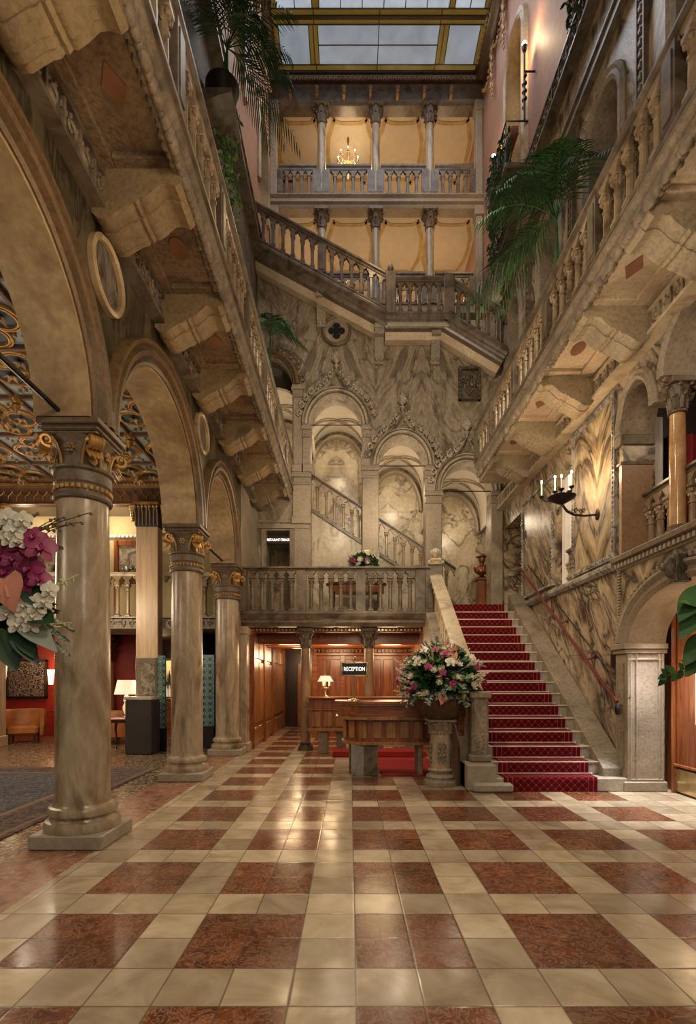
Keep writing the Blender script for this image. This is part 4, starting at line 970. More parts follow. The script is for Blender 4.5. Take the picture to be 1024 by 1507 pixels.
for rt, m, y1, xr in ((bl, ML, 12.96, .83), (br, MR, 11.6, .97)):   # return of the parapet at the far end
    balustrade(rt, m(y1, xr, 6.33), m(y1, .1, 6.33), 3, h=.86, r=.045, piers=(0,), mat='baluster', railm='rail_stone', tk=.06, base_h=.07)
    MB().box(y1-.1, y1, -.01, xr, 6.13, 6.35, m).build('end_edge', 'edge_right', rt)
MB().box(11.0, 11.6, .28, .95, 5.95, 6.2, MR).build('end_block', 'corbel_right', br)
# ============================================================ UPPER FLIGHT crossing the rear wall
uf = empty('upper_staircase', (0, 12.6, 10.3), world=True, label='stone staircase flight crossing high on the rear wall with a central landing', cat='staircase')
F = lambda a, b, c: (a, 12.47-b, c)
def string(x0, z0, x1, z1, name):
    pr = [(-.30, -.51), (-.30, -.08), (-.25, -.05), (-.21, -.05), (-.17, -.01), (-.13, -.01), (-.09, .04), (-.03, .05), (0, .04), (0, -.51)]
    MB().sweep([(x0, z0), (x1, z1)], pr, F).build(name, 'rail_stone', uf)
    MB().sweep([(x0, z0), (x1, z1)], [(-.44, -.51), (-.44, -.30), (-.40, -.26), (-.30, -.22), (-.30, -.51)], F).build('soffit_moulding', 'soffit_right', uf)
ZLx = lambda x: 10.4-.54*(x-.98)
string(-2.33, ZLx(-2.33), 1.0, 10.39, 'string'); string(.86, 10.385, 2.44, 10.385, 'string'); string(2.36, 10.385, 3.84, 10.385-.6*1.48, 'string')
for x, z in ((.72, 9.82), (2.12, 9.82), (-.72, 10.75)):
    mb = MB(); mb.poly([(0, 0), (0, .42), (.42, .42), (.42, .30), (.36, .2), (.25, .18), (.2, .0), (.16, -.25), (.1, -.38), (0, -.38)], x-.11, x+.11, lambda a, b, c, z=z: (b, 13.0-a, z+c-.0))
    for s in (-.06, .06): mb.ball((x+s, 12.86, z-.3), .05, 6, 4)
    mb.cbox(x-.13, x+.13, 12.56, 12.99, z+.3, z+.42, .01); mb.build('bracket', 'carved_stone', uf)
mb = MB()
for i in range(16): x = .9-i*.2; mb.box(x-.24, x, 12.5, 13.0, ZLx(x)-.05, ZLx(x)+.02)
for i in range(7): x = 2.4+i*.2; mb.box(x, x+.24, 12.5, 13.0, 10.36-.6*(x-2.35)-.14, 10.36-.6*(x-2.35)-.08)
mb.box(.9, 2.4, 12.5, 13.0, 10.1, 10.3); mb.build('treads', 'stair_stone', uf, smooth=0)
kw = dict(h=.88, r=.05, mat='baluster_dark', railm='rail_stone', kind='slab', tk=.07, base_h=.05, rail_h=.12, rail_w=.11)
balustrade(uf, (.98, 12.50, 10.42), (-2.33, 12.50, 10.42), 14, slope=.54, piers=(0, 7), **kw)
balustrade(uf, (.98, 12.50, 10.38), (2.38, 12.50, 10.38), 6, piers=(6,), **kw)
balustrade(uf, (2.38, 12.50, 10.38), (3.8, 12.50, 10.38), 6, slope=-.6, **kw)
for x, hh in ((.98, 1.0), (2.38, .92)):
    MB().cbox(x-.13, x+.13, 12.38, 12.62, 10.36, 10.36+hh, .02).build('newel', 'rail_stone', uf)
MB().lathe([(.06, 0), (.07, .04), (.03, .07), (.075, .12), (.075, .17), (.02, .27), (0.005, .3)], 10, (.98, 12.5, 11.36)).build('finial', 'rail_stone', uf)
# inner parapet of the flight and the gallery parapets
def para(name, label, A, B, n, **k):
    r = empty(name, A, world=True, label=label, cat='balustrade', group=k.pop('group', None)); balustrade(r, A, B, n, **k); return r
gx = (-2.2, -.83, .75, 2.33, 3.72); nm = ('leftmost', 'second from the left', 'third from the left', 'rightmost')
kw2 = dict(h=.93, r=.055, mat='rail_stone', railm='rail_stone', kind='slab', tk=.06, base_h=.06, rail_h=.16, rail_w=.09)
for i in range(4):
    for z, lv in ((15.57, 'upper'), (12.45, 'lower')):
        para('balustrade', '%s gothic parapet panel between the columns of the %s end gallery' % (nm[i], lv), (gx[i]+.14, 15.02, z), (gx[i+1]-.14, 15.02, z), 5, piers=(0, 5), group='parapets of the end galleries', **kw2)
# ============================================================ MEZZANINE BALUSTRADE
para('balustrade', 'stone balustrade along the mezzanine above the reception', (-2.30, 11.02, 2.95), (1.70, 11.02, 2.95), 19, h=.99, r=.05, piers=(0, 6, 12, 18, 19), mat='baluster_dark', railm='rail_stone', tk=.08, base_h=.05, rail_h=.08, rail_w=.12)
# passage stair rail behind the rear arcade
para('stair_balustrade', 'sloping stone balustrade seen through the arches of the rear wall', (2.75, 13.52, 3.5), (-1.3, 13.52, 3.5), 18, h=.98, slope=.652, r=.042, mat='baluster', railm='rail_stone', tk=.06, base_h=.09)
MB_ = para('balustrade', 'stone parapet behind the amber colonnette of the right gallery', (4.2, 7.42, 3.2), (4.2, 4.8, 3.2), 12, h=.95, r=.055, mat='baluster', railm='rail_stone', tk=.08)
para('balustrade', 'short stone parapet beside the pale drape in the tall slot', (3.93, 9.18, 3.22), (3.93, 8.95, 3.22), 1, h=.62, r=.055, mat='baluster', railm='rail_stone', ends=True)
# ============================================================ MAIN STAIRS
H_, T_, Y0 = .1865, .265, 7.03
stc = empty('staircase', (2.7, Y0, 0), world=True, label='straight stone staircase under the red runner rising on the right', cat='staircase')
for k in range(1, 18):
    z = H_*k; y = Y0+T_*(k-1); x0, x1 = (1.62, 3.84) if k > 1 else (1.66, 3.83)
    if k == 17: x0, x1 = 2.0, 3.45
    MB().cbox(x0+.0, x1, y, y+T_*(1.6 if k < 17 else 3), z-H_-(.0 if k < 3 else .05), z, .014).build('step', 'stair_stone', stc)
mb = MB().poly([(Y0+.3, 0), (Y0+T_*15.8, 0), (Y0+T_*15.8, H_*14.6), (Y0+.5, .0)], 1.64, 3.8, lambda a, b, c: (b, a, c)); mb.build('solid_base', 'stair_stone', stc)
s_ = H_/T_
ln = lambda y, o=0: H_+(y-Y0)*s_+o
MB().poly([(Y0+.12, 0), (Y0+.12, .30), (11.45, ln(11.45, .13)), (11.45, 2.6), (7.9, 0)], 3.50, 3.84, lambda a, b, c: (b, a, c)).build('string_ramp', 'carved_stone', stc, bevel=.01)
MB().poly([(7.2, 0), (7.2, .36), (7.5, .36), (7.5, ln(7.5, .03)), (11.3, ln(11.3, .03)), (11.3, 2.4), (8.0, 0)], 1.60, 1.98, lambda a, b, c: (b, a, c)).build('string', 'carved_stone', stc, bevel=.01)
MB().cbox(1.60, 2.0, 7.02, 7.5, 0, .37, .02).cbox(1.66, 2.2, 6.92, 7.15, 0, .13, .03).build('newel_block', 'stair_stone', stc)
# runner
tp = .012; pts = [(Y0-tp, 0)]
for k in range(1, 17): y = Y0+T_*(k-1); z = H_*k; pts += [(y-tp-.008, z-.03), (y-tp, z+tp*.6), (y+.01, z+tp), (y+T_-tp, z+tp)]
k = 17; y = Y0+T_*16; pts += [(y-tp, H_*17+tp), (y+.6, H_*17+tp)]
low = [(a+tp*1.2, c-tp*.9) for a, c in pts]
vs = [(x, a, max(0, c)) for x in (2.09, 3.36) for a, c in pts]+[(x, a, max(0, c)) for x in (2.09, 3.36) for a, c in low]; n = len(pts); fs = []
for i in range(n-1): fs += [(i, i+1, n+i+1, n+i), (2*n+i, 2*n+i+1, i+1, i), (3*n+i, n+i, n+i+1, 3*n+i+1)]
rn = empty('stair_runner', (2.72, Y0, 0), world=True, label='crimson carpet runner with lozenge pattern laid on the main staircase', cat='carpet')
MB().add(vs, fs).build('carpet', 'red_carpet', rn, smooth=0)
M['rod'] = plain('rod', (.80, .68, .60), .35, .1)
for k in range(1, 17):
    y = Y0+T_*(k-1); MB().tube([(2.05, y+T_-.022, H_*k+.022), (3.40, y+T_-.022, H_*k+.022)], 0.007, 6).ball((2.05, y+T_-.022, H_*k+.022), .016, 6, 4).ball((3.40, y+T_-.022, H_*k+.022), .016, 6, 4).build('stair_rod', 'rod', rn)
    MB().box(1.99, 3.50, y-.02, y-.005, H_*k-.012, H_*k+.004).build('nosing', 'rod', stc, smooth=0) if k > 1 else None
# balustrade of the stair
sb = empty('stair_balustrade', (1.83, 7.4, .3), world=True, label='wide topped stone balustrade rising on the left of the red stairs', cat='balustrade')
balustrade(sb, (1.82, 7.42, .30), (1.82, 11.1, .30), 17, h=.98, slope=s_, r=.045, mat='rail_light', railm='rail_light', tk=.065, base_h=.06, rail_h=.10, rail_w=.13)
for i in range(18): MB().ball((1.70, 7.5+i*.208, .30+.90+s_*(i*.208+.08)), .035, 6, 4, (.6, 1, 1.4)).build('carved_drop', 'rail_light', sb)
mb = MB().cbox(1.71, 1.95, 7.24, 7.46, .37, 1.34, .03).cbox(1.68, 1.98, 7.2, 7.48, .37, .47, .02).cbox(1.68, 1.98, 7.2, 7.5, 1.26, 1.36, .02)
for i in range(8): scroll(mb, lambda a, b, c: (a, 7.24-b, c), 1.79+(.08 if i % 2 else 0), .52+.03*i, .08, .0, (-1)**i, 5, .2)
mb.build('newel', 'carved_stone', sb)
mb = MB().cbox(1.68, 1.98, 10.98, 11.2, 2.95, 4.0, .03); mb.build('newel', 'rail_stone', sb)
bh = empty('newel_figure', (1.83, 11.0, 4.0), world=True, label='small carved stone head crowning the top newel of the red stairs', cat='figure')
mb = MB().lathe([(.16, 3.98), (.17, 4.02), (.10, 4.06), (.06, 4.09), (.055, 4.14)], 16, (1.83, 11.05, 0))
mb.ball((1.83, 11.03, 4.22), .095, 16, 12, (.85, .95, 1.2)); mb.ball((1.83, 10.93, 4.21), .022, 8, 6, (.8, 1, 1.5)); mb.ball((1.83, 11.0, 4.08), .13, 14, 8, (1.1, .6, .45))
for s in (-1, 1): mb.ball((1.83+.035*s, 10.95, 4.245), .016, 8, 5); mb.ball((1.83+.08*s, 11.04, 4.22), .02, 6, 4); mb.ball((1.83+.14*s, 11.0, 4.04), .045, 8, 5)
mb.ball((1.83, 10.945, 4.165), .02, 8, 4, (1.4, .8, .5)); mb.build('head', 'rail_light', bh)
mb = MB()
for i in range(14): t = i*pi/13; mb.ball((1.83+.095*cos(t), 11.05, 4.24+.09*sin(t)), .03, 6, 4)
mb.build('hair', 'rail_light', bh)
# rope handrail on the right
P0, P1 = Vector((3.68, 11.15, 3.93)), Vector((3.68, 7.12, 1.22))
rh = empty('rope_handrail', P0, world=True, label='red rope handrail on bronze brackets along the right stair wall', cat='handrail')
MB().tube([P0+(P1-P0)*t/20-Vector((0, 0, .012*sin(pi*t/5)**2)) for t in range(21)], .022, 8).build('rope', 'rope_red', rh)
MB().tube([P0+Vector((.12, -.1, .06)), P1+Vector((.12, -.1, .06))], .010, 6).build('wall_bar', 'iron', rh)
for t in (0, .25, .5, .75, 1):
    p = P0+(P1-P0)*t; MB().tube([(3.84, p.y, p.z), (3.75, p.y, p.z-.05), (p.x, p.y, p.z-.03)], .014, 6).ball((3.83, p.y, p.z), .04, 8, 5, (.4, 1, 1)).build('bracket', 'bronze', rh)
MB().ball((3.68, 7.1, 1.12), .055, 8, 6, (.8, .8, 1.5)).build('tassel', 'iron', rh)
# ventilation grilles
for (y, z, w, h, lb) in ((7.42, 1.7, .17, .22, 'small dark ventilation grille beside the foot of the rope handrail'), (11.2, 4.62, .22, .2, 'small dark ventilation grille high beside the top of the rope handrail')):
    g = empty('vent_grille', MR(y, 0, z), world=True, label=lb, cat='vent'); y = y+.0
    mb = MB().cbox(y, y+w, 0, .02, z, z+h, .004, MR); mb.build('frame', 'bronze', g)
    mb = MB()
    for i in range(6): mb.box(y+.015, y+w-.015, .02, .035, z+.015+i*(h-.03)/6, z+.03+i*(h-.03)/6, MR)
    mb.build('slats', 'iron', g)
# ============================================================ RECEPTION FURNITURE
def rounded(x0, x1, y0, y1, r, n=12):
    """counter outline: front (low y) left corner rounded"""
    return [(x1, y0), (x1, y1), (x0, y1), (x0, y0+r)]+[(x0+r-r*cos(i*pi/2/n), y0+r-r*sin(i*pi/2/n)) for i in range(1, n)]+[(x0+r, y0)]
PV = lambda a, b, c: (a, c, b)
dk = empty('reception_desk', (.5, 8.4, 0), world=True, label='curved mahogany reception counter raised on grey stone blocks', cat='desk')
x1 = 1.60
MB().poly(rounded(-.14, x1, 8.1, 8.75, .45), .50, .545, PV).build('plinth_moulding', 'walnut', dk, bevel=.008)
dkb = MB().poly(rounded(-.10, x1, 8.14, 8.72, .43), .54, .93, PV).build('body', 'mahogany', dk)
MB().poly(rounded(-.24, x1, 8.0, 8.78, .50), .90, .945, PV).build('lower_moulding', 'walnut', dk, bevel=.012)
MB().poly(rounded(-.20, x1, 8.04, 8.75, .47), .94, 1.13, PV).build('frieze', 'mahogany_x', dk)
MB().poly(rounded(-.25, x1, 7.98, 8.85, .52), 1.15, 1.19, PV).build('counter_top', 'mahogany_x', dk, bevel=.012)
MB().poly(rounded(-.22, x1, 8.01, 8.80, .49), 1.12, 1.155, PV).build('top_moulding', 'walnut', dk, bevel=.008)
for i in range(6):
    x = .36+i*.215; MB().cbox(x, x+.14, 8.115, 8.14, .60, .88, .008).build('panel', 'walnut', dkb)
for i in range(3):
    t = radians(22+i*26); c = (-.10+.43, 8.14+.43); 
    m = mp((c[0]-.445*cos(t), c[1]-.445*sin(t), .6), (sin(t), -cos(t), 0), (-cos(t), -sin(t), 0)); MB().cbox(-.06, .06, -.012, .012, 0, .28, .006, m).build('panel', 'walnut', dkb)
for a in ((.02, .44, 8.16, 8.6), (-.02, .2, 8.45, 8.7), (1.08, 1.16, 8.2, 8.7)):
    MB().cbox(a[0], a[1], a[2], a[3], 0, .50, .012).build('stone_block', ('marble_grey' if a[0] > 0 and a[1] < .5 else 'carved_stone'), dk)
MB().box(.22, .44, 8.14, 8.16, .02, .48).build('steel_plate', 'rail_stone', dk)
tag(MB().cbox(.5, 1.5, 8.15, 10.1, .002, .02, .004).build('floor_mat', 'red_mat', smooth=0), 'plain red floor mat behind the reception desk', 'mat')
bd = empty('rear_counter', (.1, 11.0, 0), world=True, label='mahogany side counter behind the curved desk, carrying the small lamp', cat='counter')
bdb = MB().cbox(-.86, 1.5, 10.75, 11.15, .48, 1.14, .01).build('body', 'mahogany', bd)
MB().cbox(-.92, 1.55, 10.66, 11.2, 1.14, 1.18, .012).build('counter_top', 'mahogany_x', bd)
MB().cbox(-.88, 1.5, 10.72, 10.76, .46, .52, .01).cbox(-.88, 1.5, 10.72, 10.76, .9, .93, .01).build('moulding', 'walnut', bd)
for i in range(9): MB().cbox(-.80+i*.25, -.62+i*.25, 10.735, 10.76, .56, .86, .008).build('panel', 'walnut', bdb)
for x in (-.66, -.28, .5, 1.2): MB().cbox(x, x+.2, 10.8, 11.1, 0, .48, .01).build('stone_block', 'carved_stone', bd)
tag(MB().cbox(-.35, 1.5, 10.2, 10.7, .01, .12, .01).build('floor_step', 'red_mat', smooth=0), 'low red step behind the side counter', 'step')
# signage on the desk
rs = empty('reception_sign', (.07, 8.35, 1.19), world=True, label='framed RECEPTION sign on a slim brass stand on the curved desk', cat='sign')
MB().lathe([(.11, 1.19), (.105, 1.205), (.04, 1.22), (.015, 1.235)], 24, (.07, 8.35, 0)).build('base', 'brass', rs)
MB().tube([(.07, 8.35, 1.2), (.07, 8.35, 1.64)], .013, 8).ball((.07, 8.35, 1.87), .028, 8, 6, (1, 1, 1.4)).build('pole', 'brass', rs)
rsp_ = MB().cbox(-.13, .27, 8.335, 8.365, 1.60, 1.80, .008).build('panel', 'black', rs)
mb = MB()
for a, b, c, d in ((-.15, .29, 1.79, 1.815), (-.15, .29, 1.585, 1.61), (-.15, -.125, 1.585, 1.815), (.265, .29, 1.585, 1.815)): mb.cbox(a, b, 8.32, 8.37, c, d, .006)
mb.build('frame', 'brass', rs)
text('RECEPTION', 'lettering', 'sign_white', .088, (.07, 8.325, 1.70), (pi/2, 0, 0), rs, wscale=.74, sub=rsp_)
def table_lamp(loc, label, kind):
    t = empty('table_lamp', loc, label=label, cat='lamp')
    if kind == 'bouillotte':
        MB().lathe([(.075, 0), (.08, .012), (.03, .025), (.014, .05), (.012, .17), (.06, .19), (.012, .2), (.01, .5)], 16).build('base', 'brass', t)
        for i in range(3):
            a = i*2.1; MB().tube([(0, 0, .2), (.05*cos(a), .05*sin(a), .17), (.085*cos(a), .085*sin(a), .2)], .007, 5).lathe([(.02, .2), (.022, .23)], 8, (.085*cos(a), .085*sin(a), 0)).build('arm', 'brass', t)
            MB().lathe([(.016, .23), (.016, .33)], 8, (.085*cos(a), .085*sin(a), 0)).build('candle', 'candle', t)
        MB().lathe([(.17, .32), (.10, .44)], 24, cap=False).build('lamp_shade', 'white_fabric', t)
    else:
        MB().cbox(-.07, .07, -.07, .07, 0, .03, .006).lathe([(.05, .03), (.03, .06), (.035, .09)], 12).build('base', 'brass', t)
        MB().lathe([(.035, .08), (.07, .17), (.075, .24), (.04, .32), (.06, .37), (.045, .46), (.02, .50), (.012, .55)], 16).build('body', M['lamp_glass'], t)
        mb = MB(); n = 60; vs = []; fs = []
        for i in range(n):
            a = 2*pi*i/n; k = 1+.03*(i % 2); vs += [(.235*k*cos(a), .235*k*sin(a), .50), (.17*k*cos(a), .17*k*sin(a), .80)]
        for i in range(n): j = (i+1) % n; fs.append((2*i, 2*j, 2*j+1, 2*i+1))
        mb.add(vs, fs).build('lamp_shade', 'white_fabric', t, smooth=0)
    return t
M['lamp_glass'] = plain('lamp_glass', (.75, .62, .42), .1, 0, emit=(1, .75, .4), es=.5)
table_lamp((-.52, 10.9, 1.18), 'small brass candelabra lamp with a white shade on the side counter', 'bouillotte')
# ============================================================ FLOWERS
def flowers(mbs, c, rad, n, seed, up=.55, squash=(1, 1, 1), back=True):
    pass
def rose(mb, p, d, s):
    d = Vector(d).normalized(); sd = d.orthogonal().normalized(); bt = d.cross(sd)
    mb.ball(p, s*.42, 7, 5)
    for ring, (n, o, l, tl) in enumerate(((5, .15, .75, .25), (6, .2, .95, .7))):
        for i in range(n):
            a = 2*pi*i/n+ring*.5; r = sd*cos(a)+bt*sin(a); mb.leaf(Vector(p)-d*s*.35+r*s*o, d*(1-tl*.5)+r*tl, d-r, s*l, s*.8, -.25 if ring else .1, 3, .7, .15)
def orchid(mb, p, d, s, up=(0, 0, 1)):
    d = Vector(d).normalized(); sd = d.cross(Vector(up)); sd = sd.normalized() if sd.length > .1 else d.orthogonal(); u = sd.cross(d)
    for a, w, l, f in ((90, .40, .54, .28), (90+138, .36, .52, .28), (90-138, .36, .52, .28), (90+66, .56, .50, .12), (90-66, .56, .50, .12)):
        a = radians(a); r = sd*cos(a)+u*sin(a); mb.leaf(Vector(p)+r*s*.03+d*s*(.04 if w > .5 else 0), r+d*f, d, s*l, s*w, .28, 7, 1.15, .12, ex=.6)
    mb.leaf(Vector(p)+d*s*.05, d*.9-u*.35, u, s*.30, s*.26, .5, 5, 1.1, .5, ex=.6); mb.leaf(Vector(p)+d*s*.05, d*.7+u*.3, -u, s*.16, s*.12, .4, 4, 1.0, .4, ex=.6); mb.ball(Vector(p)+d*s*.1, s*.06, 6, 4)
def heartleaf(mb, p, d, n, s): mb.leaf(p, d, n, s, s*.80, .22, 9, .62, .12, heart=.55)
def monstera(mb, p, d, n, s):
    d = Vector(d).normalized(); n = Vector(n).normalized(); sd = d.cross(n).normalized(); p = Vector(p)
    for i in range(-4, 5):
        a = i*.40; dd = d*cos(a)+sd*sin(a)*1.0; mb.leaf(p+d*s*.25, dd, n, s*(.72-.05*abs(i)), s*.21, .22, 5, .8, .06)
    mb.leaf(p, d, n, s*.8, s*.42, .2, 5)
def bouquet(root, c, R0, seed, spec, sq=(1, 1, 1), lo=-.35, org=None):
    """spec: list of (kind, name, material, count, size, shell) scattered on a dome of radius R0"""
    rr = random.Random(seed); c = Vector(c)
    for kind, name, mat, cnt, s, shell in spec:
        single = kind in ('rose', 'orchid', 'anthurium', 'ball')
        mb = MB()
        for i in range(cnt):
            z = rr.uniform(lo, 1); a = rr.uniform(0, 2*pi); q = sqrt(max(0, 1-z*z)); d = Vector((q*cos(a), q*sin(a), z))
            p = c+Vector((d.x*sq[0], d.y*sq[1], d.z*sq[2]))*R0*shell*rr.uniform(.9, 1.06)
            if kind == 'rose': m1 = MB(); rose(m1, p, d, s*rr.uniform(.8, 1.15)); m1.build(name, mat, root)
            elif kind == 'orchid':
                m1 = MB(); orchid(m1, p, d+Vector((0, -.5, 0)), s*rr.uniform(.85, 1.1)); m1.build(name, mat, root)
            elif kind == 'anthurium':
                m1 = MB(); heartleaf(m1, p, Vector((rr.uniform(-.5, .5), -.3, -.8)), d+Vector((0, -1.2, .4)), s); m1.tube([p+d*.01, p+d*.05+Vector((0, -.03, .03))], s*.05, 6); m1.build(name, mat, root)
            elif kind == 'spray':
                t = (d+Vector((0, 0, .4))).normalized(); mb.tube([c+(p-c)*.4, p, p+t*s], .006, 4)
                for k in range(12): o = p+t*s*(k/12)+Vector((rr.gauss(0, s*.07), rr.gauss(0, s*.07), rr.gauss(0, s*.05))); mb.ball(o, s*.075*(1.2-k/16), 5, 3)
            elif kind == 'fill':
                for k in range(5):
                    dd = (d+Vector((rr.gauss(0, .6), rr.gauss(0, .6), rr.gauss(0, .5)))).normalized(); mb.leaf(p-d*s*.5, dd, d.orthogonal()+Vector((rr.gauss(0, .5), rr.gauss(0, .5), 1)), s, s*.36, .25, 4)
            elif kind == 'euc':
                t = (d+Vector((0, 0, -.5))).normalized(); mb.tube([c+(p-c)*.5, p, p+t*s], .005, 4)
                for k in range(9):
                    o = p+t*s*(k/9)
                    for q2 in (-1, 1): mb.leaf(o, t.cross(Vector((0, 0, 1)))*q2+t*.5, Vector((rr.gauss(0, .4), rr.gauss(0, .4), 1)), s*.24, s*.17, .1, 3, .6)
            elif kind == 'big': m1 = MB(); monstera(m1, p-d*s*.5, d+Vector((0, 0, -.3)), Vector((0, -.4, 1)), s); m1.build(name, mat, root)
        if not single and kind != 'big': mb.build(name, mat, root)
SPEC = [('fill', 'foliage', 'leaf_light', 60, .11, .97), ('fill', 'foliage', 'leaf', 170, .15, .88), ('fill', 'foliage', 'leaf_dark', 130, .16, .7), ('euc', 'eucalyptus', 'leaf_grey', 34, .17, .92), ('rose', 'white_rose', 'petal_white', 50, .072, 1.0), ('rose', 'cream_rose', 'petal_cream', 34, .062, 1.03),
        ('spray', 'cream_blossom_spray', 'petal_cream', 34, .15, .95), ('spray', 'white_blossom_spray', 'petal_white', 26, .13, .98), ('spray', 'magenta_blossom_spray', 'petal_magenta', 3, .12, .95), ('orchid', 'magenta_orchid', 'petal_magenta', 26, .11, 1.09),
        ('spray', 'blush_blossom_spray', 'petal_blush', 7, .2, 1.0), ('anthurium', 'pink_anthurium', 'petal_pink', 9, .14, 1.07), ('orchid', 'white_orchid', 'petal_white', 13, .13, 1.03), ('big', 'monstera_leaf', 'leaf_dark', 8, .34, .9)]
# pedestal and main arrangement at the foot of the stairs
pc = (1.31, 7.5)
pd = empty('pedestal', (pc[0], pc[1], 0), label='carved marble column pedestal carrying the big flower basket by the stairs', cat='pedestal')
MB().lathe([(.24, 0), (.245, .04), (.235, .07), (.205, .085), (.20, .11), (.21, .13), (.19, .16), (.16, .17), (.155, .19)], 32).build('base', 'carved_stone', pd)
MB().lathe([(.15, .19), (.165, .21), (.165, .235), (.145, .25), (.145, .74), (.16, .75), (.16, .78), (.145, .79)], 32).build('shaft', 'column_stone', pd)
mb = MB()
for i in range(22): a = i*2*pi/22; mb.ball((.165*cos(a), .165*sin(a), .225), .02, 6, 4); mb.ball((.16*cos(a), .16*sin(a), .765), .018, 6, 4)
mb.build('bead_ring', 'carved_stone', pd); mb = MB()
for k in range(4):
    a0 = -pi/2+k*pi/2
    mw = lambda a, b, c, a0=a0: ((.15+b)*cos(a0+a/.15), (.15+b)*sin(a0+a/.15), c)
    for i in range(8): scroll(mb, mw, .03*(-1)**i, .36+i*.035, .07, .005, (-1)**i, 5, .2)
    for i in range(6): mb.ball(mw(.05*cos(i*pi/3), .01, .5+.07*sin(i*pi/3)), .02, 6, 4)
    mb.build('carved_ornament', 'carved_stone', pd); mb = MB()
mb = MB().lathe([(.145, .78), (.15, .84), (.19, .92)], 32); acanthus(mb, .145, .79, .12, 12, .05, .07); mb.cbox(-.2, .2, -.2, .2, .92, .955, .012); mb.cbox(-.17, .17, -.17, .17, .90, .92, .01); mb.build('capital', 'carved_stone', pd)
fa = empty('flower_arrangement', (pc[0], pc[1], .955), world=True, label='large bouquet of white, pink and magenta flowers in a wicker basket on the carved pedestal', cat='flower arrangement')
mb = MB().lathe([(.16, .955), (.24, 1.02), (.30, 1.12), (.325, 1.24), (.33, 1.30)], 32, (pc[0], pc[1], 0))
for i in range(30):
    t = 2*pi*i/30; mb.tube([(pc[0]+r_*cos(t+sg_), pc[1]+r_*sin(t+sg_), z_) for r_, z_, sg_ in ((.17, .96, 0), (.25, 1.02, .06), (.315, 1.12, .12), (.34, 1.24, .16), (.345, 1.31, .2))], .009, 4)
for j in range(8): mb.tube([(pc[0]+(.20+.018*j)*cos(i*pi/12), pc[1]+(.20+.018*j)*sin(i*pi/12), .985+.04*j+.008*(i % 2)) for i in range(24)], .014, 5, True)
mb.build('basket', 'wicker', fa)
bouquet(fa, (pc[0], pc[1], 1.52), .50, 11, SPEC, (1.12, .95, 1.0), -.5)
mb = MB(); rr = random.Random(3)
for i in range(44):
    a = rr.uniform(0, 2*pi); p = Vector((pc[0]+.36*cos(a), pc[1]+.36*sin(a), 1.36)); t = Vector((cos(a)*.7, sin(a)*.7, -1)).normalized(); L = rr.uniform(.12, .32)
    for k in range(6):
        for q in (-1, 1): mb.leaf(p+t*L*k/6, Vector((-sin(a)*q+rr.gauss(0, .4), cos(a)*q+rr.gauss(0, .4), rr.gauss(-.2, .4))), (cos(a), sin(a), .6), .065, .035, .1, 3, .6)
mb.build('trailing_leaves', 'leaf_grey', fa)
# mezzanine console and its flowers
ct = empty('console_table', (.2, 12.3, 2.98), world=True, label='dark oval console table behind the mezzanine balustrade', cat='table')
MB().poly([(.15+.72*cos(t*pi/16), 12.3+.32*sin(t*pi/16)) for t in range(32)], 3.78, 3.83, PV).build('table_top', 'dark_wood', ct)
MB().poly([(.15+.66*cos(t*pi/16), 12.3+.28*sin(t*pi/16)) for t in range(32)], 3.6, 3.78, PV).build('apron', 'mahogany', ct)
for x in (-.4, .7):
    for y in (12.15, 12.45): MB().lathe([(.02, 2.98), (.035, 3.1), (.02, 3.2), (.045, 3.5), (.04, 3.62)], 10, (x, y, 0)).build('leg', 'dark_wood', ct)
fm = empty('flower_arrangement', (.3, 12.3, 3.83), world=True, label='small bouquet of white and pink flowers on the mezzanine console', cat='flower arrangement')
MB().lathe([(.08, 3.83), (.10, 3.9), (.07, 4.0), (.12, 4.1)], 16, (.3, 12.3, 0)).build('vase', 'brass', fm)
bouquet(fm, (.32, 12.25, 4.32), .33, 5, [('fill', 'foliage', 'leaf', 60, .16, .8), ('rose', 'white_rose', 'petal_white', 26, .09, 1.0), ('orchid', 'white_orchid', 'petal_white', 10, .15, 1), ('orchid', 'pink_orchid', 'petal_magenta', 5, .13, 1), ('spray', 'cream_blossom_spray', 'petal_cream', 10, .16, .9)], (1.15, .8, .75), -.3)
# near left arrangement, reaching into the frame
vl = empty('flower_arrangement', (-2.3, 2.9, 0), world=True, label='near bouquet of orchids, anthurium and dark leaves at the left edge', cat='flower arrangement')
MB().lathe([(.22, 0), (.2, .08), (.14, .12), (.13, .95), (.2, 1.02), (.2, 1.08)], 24, (-2.32, 2.92, 0)).build('stand', 'marble_grey', vl)
MB().lathe([(.12, 1.08), (.24, 1.25), (.28, 1.45), (.2, 1.6)], 24, (-2.32, 2.92, 0)).build('vase', 'wicker', vl)
bouquet(vl, (-2.14, 2.9, 1.95), .43, 21, [('fill', 'foliage', 'leaf_dark', 110, .2, .8), ('euc', 'eucalyptus', 'leaf_grey', 16, .2, .9), ('orchid', 'white_orchid', 'petal_white', 24, .11, 1.0), ('rose', 'white_rose', 'petal_white', 22, .075, 1.0), ('spray', 'cream_blossom_spray', 'petal_cream', 12, .2, .95)], (1, .8, 1), -.4)
def put(root, name, mat, f): m1 = MB(); f(m1); m1.build(name, mat, root)
for (x, y, s, dx) in ((60, 806, .150, .35), (44, 838, .14, -.1), (30, 800, .12, .1), (12, 872, .12, 0), (8, 842, .13, .2), (20, 822, .12, .3), (58, 852, .11, .3), (34, 858, .13, 0), (50, 790, .10, .2), (2, 812, .12, .2)):
    put(vl, 'magenta_orchid', 'petal_magenta', lambda m1: orchid(m1, at(x, y, 2.66), (dx+.2, -1, .25), s, (.2, 0, 1)))
